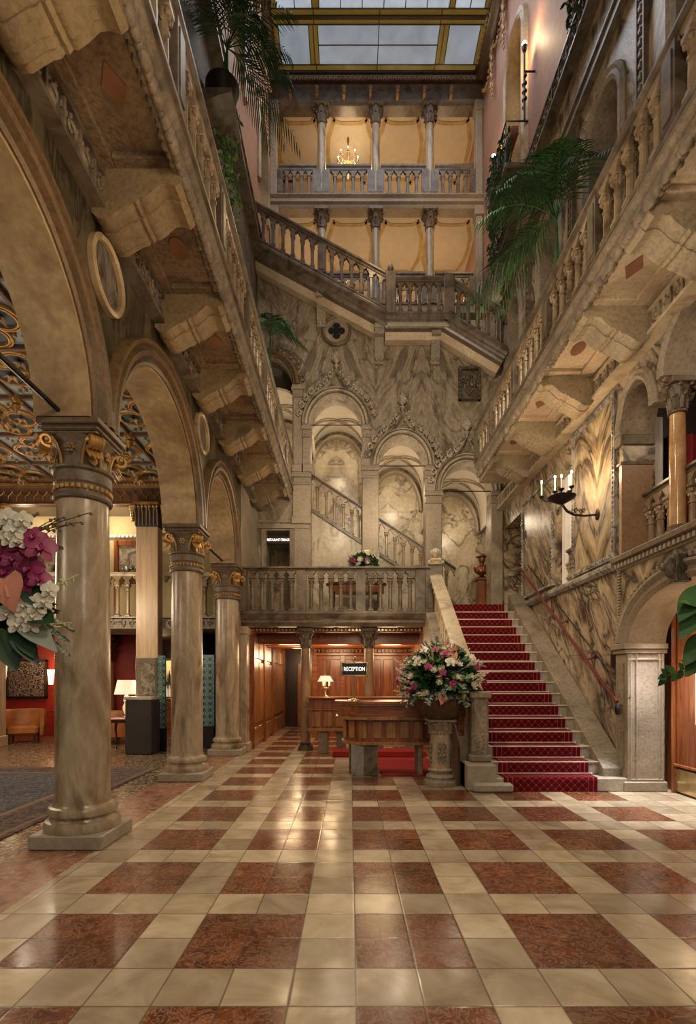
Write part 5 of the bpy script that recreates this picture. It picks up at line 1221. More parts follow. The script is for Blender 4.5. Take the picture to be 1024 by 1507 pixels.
for (x, y, s) in ((22, 780, .11), (12, 762, .10), (34, 765, .09), (26, 796, .09), (16, 792, .10), (38, 905, .10), (55, 890, .11), (73, 868, .085), (28, 918, .11), (12, 902, .10), (46, 920, .09), (66, 884, .09), (50, 905, .10), (36, 890, .09), (20, 890, .09)):
    put(vl, 'white_orchid', 'petal_white', lambda m1: orchid(m1, at(x, y, 2.64), (.3, -1, .2), s))
stl = MB()
for (x, y) in ((60, 806), (44, 838), (30, 800), (22, 780), (12, 762), (34, 765), (38, 905), (55, 890), (73, 868), (46, 920), (66, 884), (58, 852)): stl.tube([(-2.14, 2.9, 1.8), at(x-12, y+18, 2.75), at(x, y, 2.67)], .004, 4)
stl.build('stems', 'leaf', vl)
mtw = MB()
for k2 in range(9):
    p0 = at(10+6*k2 % 40, 800, 2.8); p1 = at(30+13*k2 % 110, 770-8*(k2 % 3)+6*(k2 % 2), 2.75); mtw.tube([p0, (p0+p1)/2+Vector((0, 0, .02)), p1], .003, 4)
    for q2 in range(4): mtw.ball(p0+(p1-p0)*(.55+.15*q2)+Vector((0, 0, .008*(-1)**q2)), .010, 5, 3)
mtw.build('budding_twigs', 'capital_stone', vl)
put(vl, 'pink_anthurium', 'petal_pink', lambda m1: (heartleaf(m1, at(6, 852, 2.6), (.28, -.1, -.9), (.2, -1, .25), .17), m1.tube([at(7, 862, 2.57), at(12, 880, 2.5)], .006, 6)))
for (x0, y0, x1, y1, w, mat) in ((40, 860, 62, 892, .09, 'leaf_dark'), (45, 905, 76, 912, .10, 'leaf_dark'), (18, 905, 82, 952, .09, 'leaf_grey'), (15, 920, 55, 975, .08, 'leaf_dark'), (5, 930, 22, 985, .10, 'leaf_dark'), (0, 925, 4, 970, .1, 'leaf'), (30, 930, 48, 965, .07, 'leaf_dark')):
    a, b = at(x0, y0, 2.68), at(x1, y1, 2.62); put(vl, 'broad_leaf', mat, lambda m1: m1.leaf(a, b-a, (.2, -.8, .7), (b-a).length, w*1.3, .12, 8, .9, .15))
put(vl, 'magenta_bud', 'petal_magenta', lambda m1: [m1.ball(at(12+4*i, 835+14*(i % 3), 2.66), .016, 6, 4, (1, 1, 1.4)) for i in range(6)])
# near right foliage
vr = empty('leafy_arrangement', (2.8, 3.45, 0), world=True, label='glossy green leaves hanging into view at the right edge', cat='plant')
MB().lathe([(.22, 0), (.2, .08), (.14, .12), (.13, .95), (.2, 1.02), (.2, 1.08)], 24, (2.82, 3.45, 0)).build('stand', 'marble_grey', vr)
MB().lathe([(.12, 1.08), (.24, 1.25), (.28, 1.45), (.2, 1.6)], 24, (2.82, 3.45, 0)).build('vase', 'wicker', vr)
bouquet(vr, (2.72, 3.4, 1.93), .40, 8, [('fill', 'foliage', 'leaf', 70, .2, .75), ('rose', 'white_rose', 'petal_white', 10, .08, 1)], (.9, .8, 1), -.2)
for (x0, y0, x1, y1, w, mat) in ((1040, 860, 1004, 902, .17, 'leaf'), (1042, 885, 1006, 928, .16, 'leaf'), (1045, 930, 1012, 968, .15, 'leaf'), (1045, 955, 1014, 985, .14, 'leaf'), (1040, 900, 1008, 880, .12, 'leaf_light')):
    a, b = at(x0, y0, 3.3), at(x1, y1, 3.15); put(vr, 'broad_leaf', mat, lambda m1: m1.leaf(a, b-a, (-.2, -.7, .8), (b-a).length*1.1, w, .12, 8, .8, .12))
def sprig(m1):
    a, b = at(1040, 975, 3.3), at(980, 995, 3.1); m1.tube([a, (a+b)/2+Vector((0, 0, .01)), b], .004, 4)
    for k in range(6):
        p = a+(b-a)*k/5
        for q in (-1, 1): m1.leaf(p, (b-a).normalized()*.8+Vector((0, .3*q*(-1)**k, q*.8)), (0, -1, .3*q), .075, .048, .15, 5, .8, .15)
    m1.leaf(b, b-a, (0, -1, .3), .07, .045, .15, 5, .8)
put(vr, 'leaf_sprig', 'leaf', sprig)
stl = MB()
for (x, y) in ((1040, 860), (1042, 885), (1045, 930), (1045, 955), (1040, 900), (1040, 975)): stl.tube([(2.75, 3.4, 1.7), at(x+25, y+10, 3.3), at(x, y, 3.3)], .005, 4)
stl.build('stems', 'leaf', vr)
# ============================================================ PALMS AND VINES
def frond(mb, o, az, el, L, droop, n=24, lw=.013, ll=.36, rr=R):
    o = Vector(o); h = Vector((cos(az), sin(az), 0)); path = []
    for i in range(n+1):
        t = i/n; path.append(o+h*L*t*cos(el)+Vector((0, 0, L*(t*sin(el)-droop*t*t))))
    mb.tube(path[::2], [.010*(1-.8*i/(n/2)) for i in range(len(path[::2]))], 4)
    sd = Vector((0, 0, 1)).cross(h)
    for i in range(4, n+1):
        t = i/n; tg = (path[i]-path[i-1]).normalized(); q = ll*(sin(pi*(.12+.80*t))**.7)
        for s in (-1, 1):
            d = sd*s*.8+tg*(.55+.4*t)+Vector((0, 0, rr.uniform(-.30, .0))); nn = tg.cross(sd)*-1
            mb.leaf(path[i], d, Vector((0, 0, 1)), q*rr.uniform(.9, 1.05), lw*1.6, .28, 3, .8, .1)
def palm(loc, h, L, n, label, seed, lean=(0, 0), azr=(0, 2*pi), el=(.5, 1.3), droop=.75, mats=('palm', 'palm_lit'), ll=.34, pot=True, potm='terracotta'):
    r = random.Random(seed); t = empty('potted_palm', loc, label=label, cat='plant')
    if pot: MB().lathe([(.16, 0), (.2, .02), (.24, .3), (.27, .36), (.27, .40), (.22, .40), (.21, .34)], 24).build('pot', potm, t)
    top = Vector((lean[0], lean[1], h))
    mb = MB()
    for k in range(3): mb.tube([(.05*cos(k*2.1), .05*sin(k*2.1), .3), top*.5+Vector((.04*cos(k*2.1), .04*sin(k*2.1), .1)), top], [.03, .022, .014], 6)
    mb.build('stem', 'leaf', t)
    for i in range(n):
        m1 = MB(); az = azr[0]+(azr[1]-azr[0])*((i+.5)/n)+r.uniform(-.15, .15); e = r.uniform(*el)
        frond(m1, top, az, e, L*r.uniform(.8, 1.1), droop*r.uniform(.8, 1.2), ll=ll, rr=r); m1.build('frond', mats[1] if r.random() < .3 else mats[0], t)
    return t
palm((3.25, 8.1, 6.31), 2.35, 1.7, 21, 'large potted palm spilling over the right balcony', 4, (-.05, -.1), azr=(pi*.62, pi*1.6), el=(.15, 1.4), droop=.66, ll=.46)
palm((-1.95, 12.4, 6.28), 3.45, 1.1, 13, 'tall potted palm at the far end of the left balcony', 9, (0.05, -.1), azr=(-pi*.75, pi*.2), el=(.4, 1.2), ll=.3)
# hanging palm on the upper ledge at left
lg = empty('planter_ledge', (-2.33, 8.0, 11.0), world=True, label='stone ledge on the left wall that carries the high palm', cat='ledge')
MB().poly([(0, 0), (0, .2), (.5, .2), (.5, .13), (.3, .08), (.12, 0)], 7.95, 8.7, lambda a, b, c: (-2.33+a, b, 10.45+c)).build('shelf', 'rail_stone', lg)
palm((-2.05, 8.3, 10.65), 0.9, 1.45, 16, 'dark leafy palm high on the left wall under the skylight', 15, (.1, -.1), azr=(-pi*.7, pi*.35), el=(.0, 1.2), droop=.9, mats=('palm', 'palm'), ll=.42, potm='black')
def vine(name, label, tops, seed, mat='leaf', spread=.2, parent=None, pot=None):
    r = random.Random(seed); t = empty(name, tops[0][0], world=True, label=label, cat='plant')
    mb = MB(); st = MB()
    for (p, L) in tops:
        p = Vector(p)
        for k in range(5):
            q = p+Vector((r.uniform(-spread, spread)*.4, r.uniform(-spread, spread), 0)); path = [q+Vector((.04*sin(j*1.3+k), .05*sin(j*.9+k*2), -L*j/12)) for j in range(13)]
            st.tube(path, .005, 4)
            for j in range(int(L*16)):
                o = path[min(12, int(12*j/(L*16)))]; a = r.uniform(0, 2*pi)
                mb.leaf(o+Vector((0, 0, -L*r.random()/12)), (cos(a), sin(a), -.5), (0, 0, 1), r.uniform(.07, .12), .07, .2, 3, .6)
    mb.build('foliage', mat, t); st.build('stem', 'leaf_dark', t)
    if pot:
        MB().cbox(*pot, .02).build('trough', 'terracotta', t)
    return t
vine('trailing_vine', 'ivy trailing over the iron balconet on the pink wall', [((3.42, 11.4, 13.6), 1.7), ((3.42, 11.8, 13.6), 1.9), ((3.40, 12.3, 13.9), 2.6), ((3.45, 12.6, 14.0), 2.4)], 3, 'leaf', .2, pot=(3.5, 3.66, 11.2, 12.7, 13.38, 13.58))
vine('trailing_vine', 'thin ivy hanging from the high ledge beside the left palm', [((-1.95, 8.65, 11.0), 1.9), ((-2.1, 8.5, 11.0), 1.2)], 8, 'leaf_light', .25)
vine('trailing_vine', 'ivy trailing from the upper band of the right wall near the frame top', [((3.55, 7.6, 13.0), 1.3), ((3.55, 8.1, 13.0), 1.0)], 12, 'leaf_dark', .25)
ib = empty('iron_balconet', (3.6, 11.95, 12.9), world=True, label='black iron balconet under the arched window of the pink wall', cat='balconet')
MB().cbox(3.35, 3.84, 11.15, 12.75, 12.62, 12.74, .02).build('floor_slab', 'rail_stone', ib)
mb = MB().tube([(3.84, 11.15, 13.6), (3.37, 11.15, 13.6), (3.37, 12.75, 13.6), (3.84, 12.75, 13.6)], .018, 6)
for i in range(17): y = 11.15+i*.1; mb.tube([(3.37, y, 12.74), (3.37+.05*sin(i), y, 13.2), (3.37, y, 13.6)], .009, 4)
mb.build('railing', 'iron', ib)
# ============================================================ LIGHT FITTINGS
def candle(mb, mf, p, h=.12, r=.011):
    mb.lathe([(r, 0), (r, h)], 8, p); mf.ball((p[0], p[1], p[2]+h+.022), .014, 8, 6, (1, 1, 1.8))
sc = empty('wall_sconce', MR(7.98, 0, 4.1), world=True, label='black iron candle bracket with lit candles on the golden marble wall', cat='sconce')
hx, hy, hz = 3.22, 8.0, 4.28
MB().ball((3.82, 7.98, 4.08), .07, 12, 8, (.35, 1, 1.3)).build('wall_plate', 'iron', sc)
mb = MB().tube([(3.83, 7.98, 4.08), (3.62, 7.98, 4.06), (3.46, 7.99, 4.08), (3.36, 8.0, 4.14), (3.30, 8.0, 4.22), (3.28, 8.0, 4.30)], [.014, .016, .02, .022, .02, .022], 8)
mb2 = lambda a, b, c: (a, 7.985, c)
for i in range(4): scroll(mb, lambda a, b, c: (a, 7.985+b, c), 3.44+i*.06, 4.13+.02*(i % 2), .07, 0, (-1)**i, 5, .14)
mb.build('arm', 'iron', sc)
MB().lathe([(.01, 4.24), (.06, 4.26), (.19, 4.33), (.21, 4.36), (.2, 4.365), (.05, 4.30)], 24, (3.28, 8.0, 0)).build('dish', 'iron', sc)
for i, (dx, dy, dz) in enumerate(((-.32, -.02, .0), (-.05, .14, .14), (.10, -.12, .12), (.16, .10, .13), (-.08, -.18, .06))):
    p = (3.28+dx, 8.0+dy, 4.36+dz); mb = MB().tube([(3.28+dx*.3, 8+dy*.3, 4.32), (3.28+dx*.8, 8+dy*.8, 4.28+dz*.4), (p[0], p[1], p[2]-.03)], .009, 5); mb.lathe([(.01, -.04), (.045, -.01), (.045, 0), (.015, .0)], 12, p); ao = mb.build('candle_arm', 'iron', sc)
    a, b = MB(), MB(); candle(a, b, p, .20 if i != 4 else .17); a.build('candle', 'candle', ao); b.build('flame_bulb', 'glow', ao)
ch = empty('chandelier', (-.06, 16.0, 18.3), world=True, label='small crystal chandelier glowing under the upper gallery ceiling', cat='chandelier')
MB().lathe([(.03, 18.34), (.04, 18.2), (.015, 18.15), (.03, 18.0), (.05, 17.85), (.02, 17.7), (.06, 17.6), (.02, 17.5)], 12, (-.06, 16.0, 0)).build('stem', 'gold', ch)
cr = MB()
for i in range(8):
    a = i*pi/4; q = lambda r, z: (-.06+r*cos(a), 16+r*sin(a), z)
    ao = MB().tube([q(.02, 17.62), q(.15, 17.52), q(.26, 17.54), q(.30, 17.62)], .01, 5).lathe([(.02, 0), (.04, .02)], 8, q(.30, 17.61)).build('arm', 'gold', ch)
    m1, m2 = MB(), MB(); candle(m1, m2, q(.30, 17.63), .1); m1.build('candle', 'candle', ao); m2.build('flame_bulb', 'glow', ao)
    for k in range(6): cr.ball(q(.30-.04*k, 17.55-.035*k), .014, 5, 3); cr.ball(q(.26, 17.48-.03*k), .010, 5, 3)
cr.build('crystals', M['candle'], ch)
for (y, z, lb) in ((10.75, 14.7, 'slender iron torch light left of the arched window on the pink wall'), (13.05, 14.7, 'slender iron torch light on the pink wall close to the end gallery')):
    t = empty('torch_light', MR(y, 0, z), world=True, label=lb, cat='sconce')
    MB().tube([MR(y, 0, z-.5), MR(y, .22, z-.5)], .018, 6).tube([MR(y, .22, z-1.5), MR(y, .22, z-.1)], .022, 6).lathe([(.03, -.1), (.06, .0), (.06, .02)], 10, MR(y, .22, z)).build('bracket', 'iron', t)
    mb = MB()
    for k in range(8): mb.ball(MR(y+.05*(-1)**k, .22, z-1.2+.08*k), .04, 6, 4)
    mb.build('iron_ornament', 'iron', t)
    MB().ball(MR(y, .22, z+.06), .05, 10, 8, (1, 1, 1.3)).build('bulb', 'glow', t)
# bust
bp = empty('bust_pedestal', (3.47, 13.55, 3.14), world=True, label='square brown marble pedestal under the bronze bust', cat='pedestal')
MB().cbox(3.30, 3.62, 13.47, 13.79, 3.14, 3.24, .015).cbox(3.34, 3.58, 13.5, 13.75, 3.24, 4.15, .01).cbox(3.29, 3.63, 13.46, 13.8, 4.15, 4.22, .015).build('body', 'bronze', bp)
bu = empty('bust', (3.47, 13.62, 4.22), world=True, label='bronze bust of a figure with a broad cap beside the top of the red stairs', cat='bust')
B = lambda mb, x, z, y, r, s: mb.ball((3.47+x*1.2, 13.62+y*1.1, 4.22+z), r*1.2, 16, 10, s)
mb = MB().lathe([(.11, 0), (.12, .02), (.07, .05), (.055, .09)], 20, (3.47, 13.62, 4.22)); mb.build('socle', 'black', bu)
mb = MB(); vs = []; fs = []; n_ = 20
for z_, rx, ry, yo in ((.08, .05, .05, 0), (.11, .10, .08, 0), (.15, .155, .115, -.01), (.20, .18, .12, -.015), (.25, .19, .115, -.01), (.29, .185, .10, 0), (.32, .15, .085, .005), (.345, .095, .07, .01), (.37, .058, .058, .0), (.40, .052, .054, -.005), (.43, .056, .06, -.01)):
    for i in range(n_): t = 2*pi*i/n_; vs.append((3.47+rx*1.15*cos(t), 13.62+yo+ry*sin(t), 4.22+z_))
for k in range(10):
    for i in range(n_): fs.append((k*n_+i, k*n_+(i+1) % n_, (k+1)*n_+(i+1) % n_, (k+1)*n_+i))
mb.add(vs, fs); B(mb, 0, .49, -.015, .085, (.82, .98, 1.2)); B(mb, 0, .44, -.04, .055, (.85, 1, 1))
B(mb, 0, .475, -.105, .017, (.8, 1, 1.7)); B(mb, 0, .435, -.093, .02, (1.3, .6, .45)); B(mb, .032, .505, -.088, .013, (1.2, .6, .8)); B(mb, -.032, .505, -.088, .013, (1.2, .6, .8)); B(mb, .072, .48, -.01, .02, (.5, .8, 1.3)); B(mb, -.072, .48, -.01, .02, (.5, .8, 1.3))
for i in range(6): B(mb, -.12+.048*i, .21+.02*(i % 2), -.115+.01*abs(i-2.5), .03, (.5, .5, 2.2))
mb.build('figure', 'bronze', bu)
mb = MB(); B(mb, 0, .565, 0, .115, (1.12, 1.08, .26)); B(mb, 0, .60, 0, .085, (1, 1, .5)); mb.build('cap', 'bronze', bu)
# ============================================================ LOUNGE ON THE LEFT
LZ = 6.12
cl2 = struct(MB().box(-10, -2.8, -1.0, 12.3, LZ, LZ+.15).build('ceiling', 'ceil_blue', smooth=0))
struct(MB().box(-10.1, -10, -1, 17, 0, 6.3).build('wall_left', 'mahogany_y'))
mb = MB()
for gy in range(0, 10):
    y = -.4+gy*1.25
    mb.cbox(-9.8, -2.85, y-.03, y+.03, LZ-.07, LZ, .01)
for gx_ in range(5):
    x = -9.3+gx_*1.3; mb.cbox(x-.03, x+.03, -.9, 12, LZ-.07, LZ, .01)
mb.build('ceiling_rib', 'ceil_brown', cl2)
def coffer():
    k = []
    mb = MB()
    def ring(cx, cy, r, n=20):
        P = [(cx+r*cos(2*pi*i/n), cy+r*sin(2*pi*i/n)) for i in range(n)]
        mb.sweep(P, [(0, 0), (.0, -.035), (.012, -.05), (.03, -.05), (.038, -.03), (.048, -.03), (.055, -.055), (.072, -.055), (.08, 0)], lambda a, b, c: (a, c, b), closed=True)
    for a, b in ((0, .33), (0, -.33), (.33, 0), (-.33, 0)): ring(a, b, .27)
    k.append((mb, 'gilded_quatrefoil', 'gold'))
    mb2_ = MB()
    for a, b in ((0, .33), (0, -.33), (.33, 0), (-.33, 0)): mb2_.poly([(a+.2*cos(i*pi/8), b+.2*sin(i*pi/8)) for i in range(16)], -.02, -.005, PV)
    k.append((mb2_, 'painted_field', 'ceil_deep'))
    mb3 = MB(); mb3.lathe([(.09, 0), (.10, -.05), (.06, -.09), (.04, -.13), (.015, -.17), (.005, -.19)], 12)
    for i in range(8):
        t = i*pi/4; mb3.leaf((.05*cos(t), .05*sin(t), -.1), (cos(t), sin(t), -.35), (0, 0, -1), .14, .07, -.3, 4)
    for a, b in ((0, .33), (0, -.33), (.33, 0), (-.33, 0)):
        for i in range(5): mb3.leaf((a, b, -.03), (cos(i*1.26), sin(i*1.26), -.25), (0, 0, -1), .13, .06, -.3, 4); 
        mb3.ball((a, b, -.05), .03, 6, 4)
    k.append((mb3, 'gilded_boss', 'gilt_old'))
    mb4 = MB()
    for i in range(4):
        t = pi/4+i*pi/2; m4 = lambda a, b, c, t=t: (a*cos(t)-c*sin(t), a*sin(t)+c*cos(t), -.03-b)
        for k2 in range(3): mb4.ball(m4(.46+.09*k2, .0, .03*(-1)**k2), .032, 6, 4)
    k.append((mb4, 'gilded_scrollwork', 'gilt_old'))
    return k
meshes = [(nm, mb.build(nm, mt, cl2)) for mb, nm, mt in coffer()]
first = True
for gy in range(0, 10):
    for gx_ in range(5):
        x = -9.3+.65+gx_*1.3; y = -.4+.65+gy*1.25
        if first:
            for nm_, o in meshes: o.location = (x, y, LZ)
            first = False; continue
        for nm_, o in meshes: c = bpy.data.objects.new(nm_, o.data); COL.objects.link(c); c.parent = cl2; c.location = (x, y, LZ)
for gy in range(10):
    for gx_ in range(6):
        x = -9.3+gx_*1.3; y = -.4+gy*1.25
        if (gx_+gy) % 2: continue
        if not (gx_ or gy): pass
        if 'pend' not in globals():
            q = MB().lathe([(.09, 0), (.1, -.08), (.05, -.13), (.07, -.17), (.03, -.24), (.005, -.3)], 10)
            for i in range(6): q.ball((.08*cos(i*pi/3), .08*sin(i*pi/3), -.1), .035, 6, 4)
            pend = q.build('gilded_pendant', 'gold', cl2); pend.location = (x, y, LZ)
        else: c = pend.copy(); COL.objects.link(c); c.location = (x, y, LZ)
# far side of the lounge: cornice, gallery front, panelled pilasters
MF = lambda a, b, c: (a, 12.0-b, c)
struct(MB().sweep([(-10, 5.62), (-2.8, 5.62)], [(0, -.2), (0, .02), (.3, .04), (.32, .16), (.36, .2), (.42, .2), (.44, .28), (.5, .34), (.5, -.2)], MF).build('trim_4', 'ceil_brown'))
mb = MB()
for i in range(36):
    x = -9.8+i*.2
    mb.tube([MF(x, .07, 5.92), MF(x+.02, .07, 5.84), MF(x+.09, .07, 5.78), MF(x+.1, .07, 5.66)], .011, 4); mb.tube([MF(x+.2, .07, 5.92), MF(x+.18, .07, 5.84), MF(x+.11, .07, 5.78), MF(x+.1, .07, 5.66)], .011, 4)
mb.build('gilded_tracery', 'gold', cl2)
mb = MB().box(-9.9, -2.9, .2, .23, 5.97, 6.03, MF).box(-9.9, -2.9, .02, .05, 5.60, 5.63, MF)
for i in range(88): mb.ball(MF(-9.85+i*.08, .24, 6.0), .03, 5, 3)
mb.build('gilded_cornice', 'gold', cl2)
struct(MB().box(-10, -2.8, 13.3, 13.4, 2.9, 6.2).build('wall_lounge', 'yellow_wall'))
struct(MB().box(-10, -2.8, 12.0, 13.4, 5.75, 5.85).build('ceiling', 'dark_wood'))
mb = MB().box(-9.9, -2.85, 13.2, 13.3, 5.18, 5.26)
for i in range(70): mb.box(-9.9+i*.1, -9.85+i*.1, 13.17, 13.2, 5.19, 5.24)
tc = mb.build('trim_4', 'white_paint'); struct(tc)
struct(MB().box(-10, -2.85, 11.9, 13.4, 2.72, 2.98).build('floor', 'carved_stone', smooth=0))
ff = MB(); frieze(ff, MF, -9.6, -2.9, 2.74, 2.95, .13, 5, False); ffo = ff.build('carved_frieze', 'carved_stone'); struct(ffo); ffo.name = 'trim_4'
def pilaster(x0, x1, lb):
    t = empty('pilaster', ((x0+x1)/2, 12, 0), world=True, label=lb, cat='pilaster')
    MB().cbox(x0, x1, 11.72, 12.02, 0, 5.02, .01).build('shaft', 'bleached_wood', t)
    MB().cbox(x0-.03, x1+.03, 11.68, 12.05, 0, .25, .01).build('base', 'bleached_wood', t)
    MB().cbox(x0-.01, x1+.01, 11.71, 12.02, 5.02, 5.55, .01).build('capital_core', 'ceil_deep', t)
    mb = MB(); n = 6
    for i in range(n+1):
        x = x0+(x1-x0)*i/n; mb.tube([(x, 11.70, 5.04), (x, 11.69, 5.3), (x+(.02 if i % 2 else -.02), 11.66, 5.45)], .014, 5); mb.ball((x, 11.66, 5.46), .035, 6, 4)
    mb.cbox(x0-.03, x1+.03, 11.66, 12.03, 5.5, 5.57, .01)
    for s in (x0-.10, x1+.1):
        for k in range(6): mb.ball((s, 11.8, 5.2+.06*k), .05+.008*k, 6, 4)
    mb.build('gilded_leaves', 'gold', t); return t
pilaster(-4.86, -4.36, 'pale panelled wood pilaster with gilded capital behind the dark stand')
pilaster(-8.55, -8.0, 'pale panelled wood pilaster with gilded capital at the far left')
for A, B_, n, lb in ((-8.0, -4.92, 13, 'stone parapet of the lounge gallery between the two wooden pilasters'), (-4.3, -2.9, 6, 'short stone parapet of the lounge gallery right of the wooden pilaster')):
    para('balustrade', lb, (A, 12.0, 2.95), (B_, 12.0, 2.95), n, h=1.08, r=.05, mat='baluster', railm='rail_light', tk=.08, base_h=.05, rail_h=.08)
def cabinet(x0, x1, lb, seed):
    t = empty('display_cabinet', ((x0+x1)/2, 13.2, 2.98), world=True, label=lb, cat='cabinet')
    MB().box(x0, x1, 13.0, 13.29, 2.98, 4.98).build('carcass', 'walnut', t)
    mb = MB()
    for a, b, c, d in ((x0-.08, x0+.04, 2.98, 5.05), (x1-.04, x1+.08, 2.98, 5.05), (x0, x1, 4.9, 5.05), (x0, x1, 3.95, 4.05)): mb.cbox(a, b, 12.95, 13.03, c, d, .01)
    mb.build('frame', 'mahogany', t); MB().box(x0+.04, x1-.04, 12.985, 13.0, 4.05, 4.9).build('backboard', 'painting', t); MB().box(x0+.04, x1-.04, 12.985, 13.0, 3.0, 3.95).build('lower_panel', 'yellow_wall', t)
    return t
cabinet(-5.85, -5.05, 'glazed cabinet with silver pieces behind the lounge gallery parapet', 1); cabinet(-7.75, -6.9, 'wooden cabinet with dark painting behind the near flowers', 2)
def silver(x, z, lb):
    mb = MB().lathe([(.07, 0), (.03, .03), (.02, .07), (.09, .12), (.1, .18), (.05, .22)], 16, (x, 12.86, z)); mb.ball((x+.1, 12.86, z+.17), .035, 8, 6); mb.tube([(x-.1, 12.9, z+.2), (x-.16, 12.9, z+.14), (x-.09, 12.9, z+.08)], .01, 5); tag(mb.build('silver_vessel', 'steel'), lb, 'ornament')
M['steel'] = plain('steel', (.5, .5, .5), .25, .8)
struct(MB().box(-5.8, -5.1, 12.78, 12.98, 4.12, 4.15).build('trim_4', 'walnut'))
silver(-5.55, 4.15, 'larger silver vessel on the cabinet shelf of the lounge gallery'); silver(-5.25, 4.15, 'smaller silver vessel on the cabinet shelf of the lounge gallery')
# bar room beneath
struct(MB().box(-10, -5.9, 14.2, 14.3, 0, 2.8).build('wall_bar', 'red_wall'))
struct(MB().box(-5.9, -2.8, 15.5, 15.6, 0, 2.8).build('wall_bar', 'dark_wood'))
struct(MB().box(-10, -2.8, 13.4, 15.6, 2.74, 2.84).build('ceiling', 'dark_wood'))
struct(MB().box(-4.1, -3.95, 12.0, 15.5, 0, 2.72).build('wall_bar', 'dark_wood')); struct(MB().box(-2.95, -2.8, 11.3, 17, 0, 6.2).build('wall_lounge', 'dark_wood'))
mi = empty('etched_mirror', (-8, 14.15, 1.1), world=True, label='large etched mirror panel on the red bar wall', cat='mirror')
MB().box(-9.35, -8.35, 14.14, 14.2, 1.1, 2.05).build('glass', 'etched_mirror', mi)
mb = MB()
for a, b, c, d in ((-9.4, -8.3, 1.05, 1.1), (-9.4, -8.3, 2.05, 2.1), (-9.4, -9.35, 1.05, 2.1), (-8.35, -8.3, 1.05, 2.1)): mb.cbox(a, b, 14.1, 14.2, c, d, .006)
mb.build('frame', 'black', mi)
def wall_lamp(x, y, z, lb, mat='glow_soft'):
    t = empty('wall_lamp', (x, y, z), world=True, label=lb, cat='lamp'); MB().lathe([(.05, -.2), (.09, .2)], 12, (x, y, z), cap=False).build('lamp_shade', mat, t); MB().tube([(x, y+.15, z-.1), (x, y, z-.15), (x, y, z)], .012, 6).build('arm', 'brass', t)
wall_lamp(-8.12, 14.02, 1.62, 'glowing orange wall lamp right of the etched mirror'); wall_lamp(-8.85, 13.2, 1.75, 'slim glowing lamp hanging in front of the etched mirror', 'white_fabric')
def armchair(loc, rz, lb):
    t = empty('armchair', loc, rz, label=lb, cat='armchair')
    MB().cbox(-.33, .33, -.3, .3, .2, .42, .05).build('seat', 'orange_leather', t)
    mb = MB(); pts = [(.38*cos(a), .34*sin(a)) for a in [radians(-20+220*i/20) for i in range(21)]]
    mb.sweep(pts, [(0, .18), (-.06, .18), (-.10, .5), (-.10, .78), (-.05, .82), (0, .78)], lambda a, b, c: (a, c, b)); mb.build('backrest', 'orange_leather', t, smooth=60)
    for x in (-.26, .26):
        for y in (-.24, .24): MB().tube([(x, y, .2), (x*1.08, y*1.08, 0)], [.03, .018], 8).build('leg', 'dark_wood', t)
armchair((-8.05, 12.75, 0), .4, 'round backed orange leather armchair below the etched mirror')
armchair((-5.65, 12.6, 0), 2.8, 'orange leather armchair partly hidden behind the lamp table')
tb = empty('bar_table', (-7.2, 13.3, 0), label='dark bar table against the red wall', cat='table')
MB().cbox(-.35, .35, -.3, .3, .72, .76, .01).build('table_top', 'dark_wood', tb); MB().lathe([(.2, 0), (.03, .05), (.03, .72)], 12).build('leg', 'dark_wood', tb)
# back bar with bottles
sh = empty('bottle_shelf', (-5.5, 15.3, 0), world=True, label='lit bottle shelves of the bar seen past the near column', cat='shelf')
MB().box(-7.3, -4.2, 15.44, 15.5, 1.0, 2.2).build('lit_back', 'shelf_glow' if 'shelf_glow' in M else 'yellow_wall', sh)
for z in (1.05, 1.5, 2.15): MB().cbox(-7.3, -4.2, 15.2, 15.46, z-.03, z, .006).build('shelf_board', 'dark_wood', sh)
MB().cbox(-7.3, -4.2, 15.0, 15.5, 0, 1.02, .01).build('counter', 'mahogany_x', sh)
src = None; rr = random.Random(2); cols = ['leaf_dark', 'petal_cream', 'bronze', 'candle', 'leaf']
srcs = {}
for z in (1.05, 1.5):
    for i in range(20):
        x = -6.55+i*.085; cm = cols[rr.randrange(5)]
        if cm not in srcs: o = MB().lathe([(.03, 0), (.032, .02), (.032, .2), (.012, .26), (.011, .32)], 10).build('bottle', cm); srcs[cm] = o
        else: o = srcs[cm].copy(); COL.objects.link(o)
        o.location = (x, 15.33, z); tag(o, 'small bottle standing on the lit shelves of the bar', 'bottle', 'bottles on the bar shelves')
cc = gallery_column((-6.55, 14.0, 0), 2.72, .16, 'dark wooden column in the bar behind the white lamp', mats=('walnut', 'bronze'))
# lamp table and lamp
lt = empty('side_table', (-4.86, 10.95, 0), label='small cabriole legged side table carrying the pleated lamp', cat='table')
MB().cbox(-.2, .22, -.2, .2, .70, .73, .01).build('table_top', 'petal_blush', lt); MB().cbox(-.17, .19, -.17, .17, .63, .70, .01).build('apron', 'dark_wood', lt)
for x in (-.15, .17):
    for y in (-.15, .15):
        s = 1 if x > 0 else -1; MB().tube([(x, y, .66), (x+.03*s, y, .5), (x, y, .25), (x-.0*s, y, .08), (x+.03*s, y, .03)], [.03, .026, .014, .012, .02], 8).build('leg', 'dark_wood', lt); MB().ball((x+.03*s, y, .03), .03, 8, 5).build('foot', 'brass', lt)
tl = table_lamp((-4.74, 10.95, .73), 'pleated white shade table lamp glowing on the side table', 'pleated')
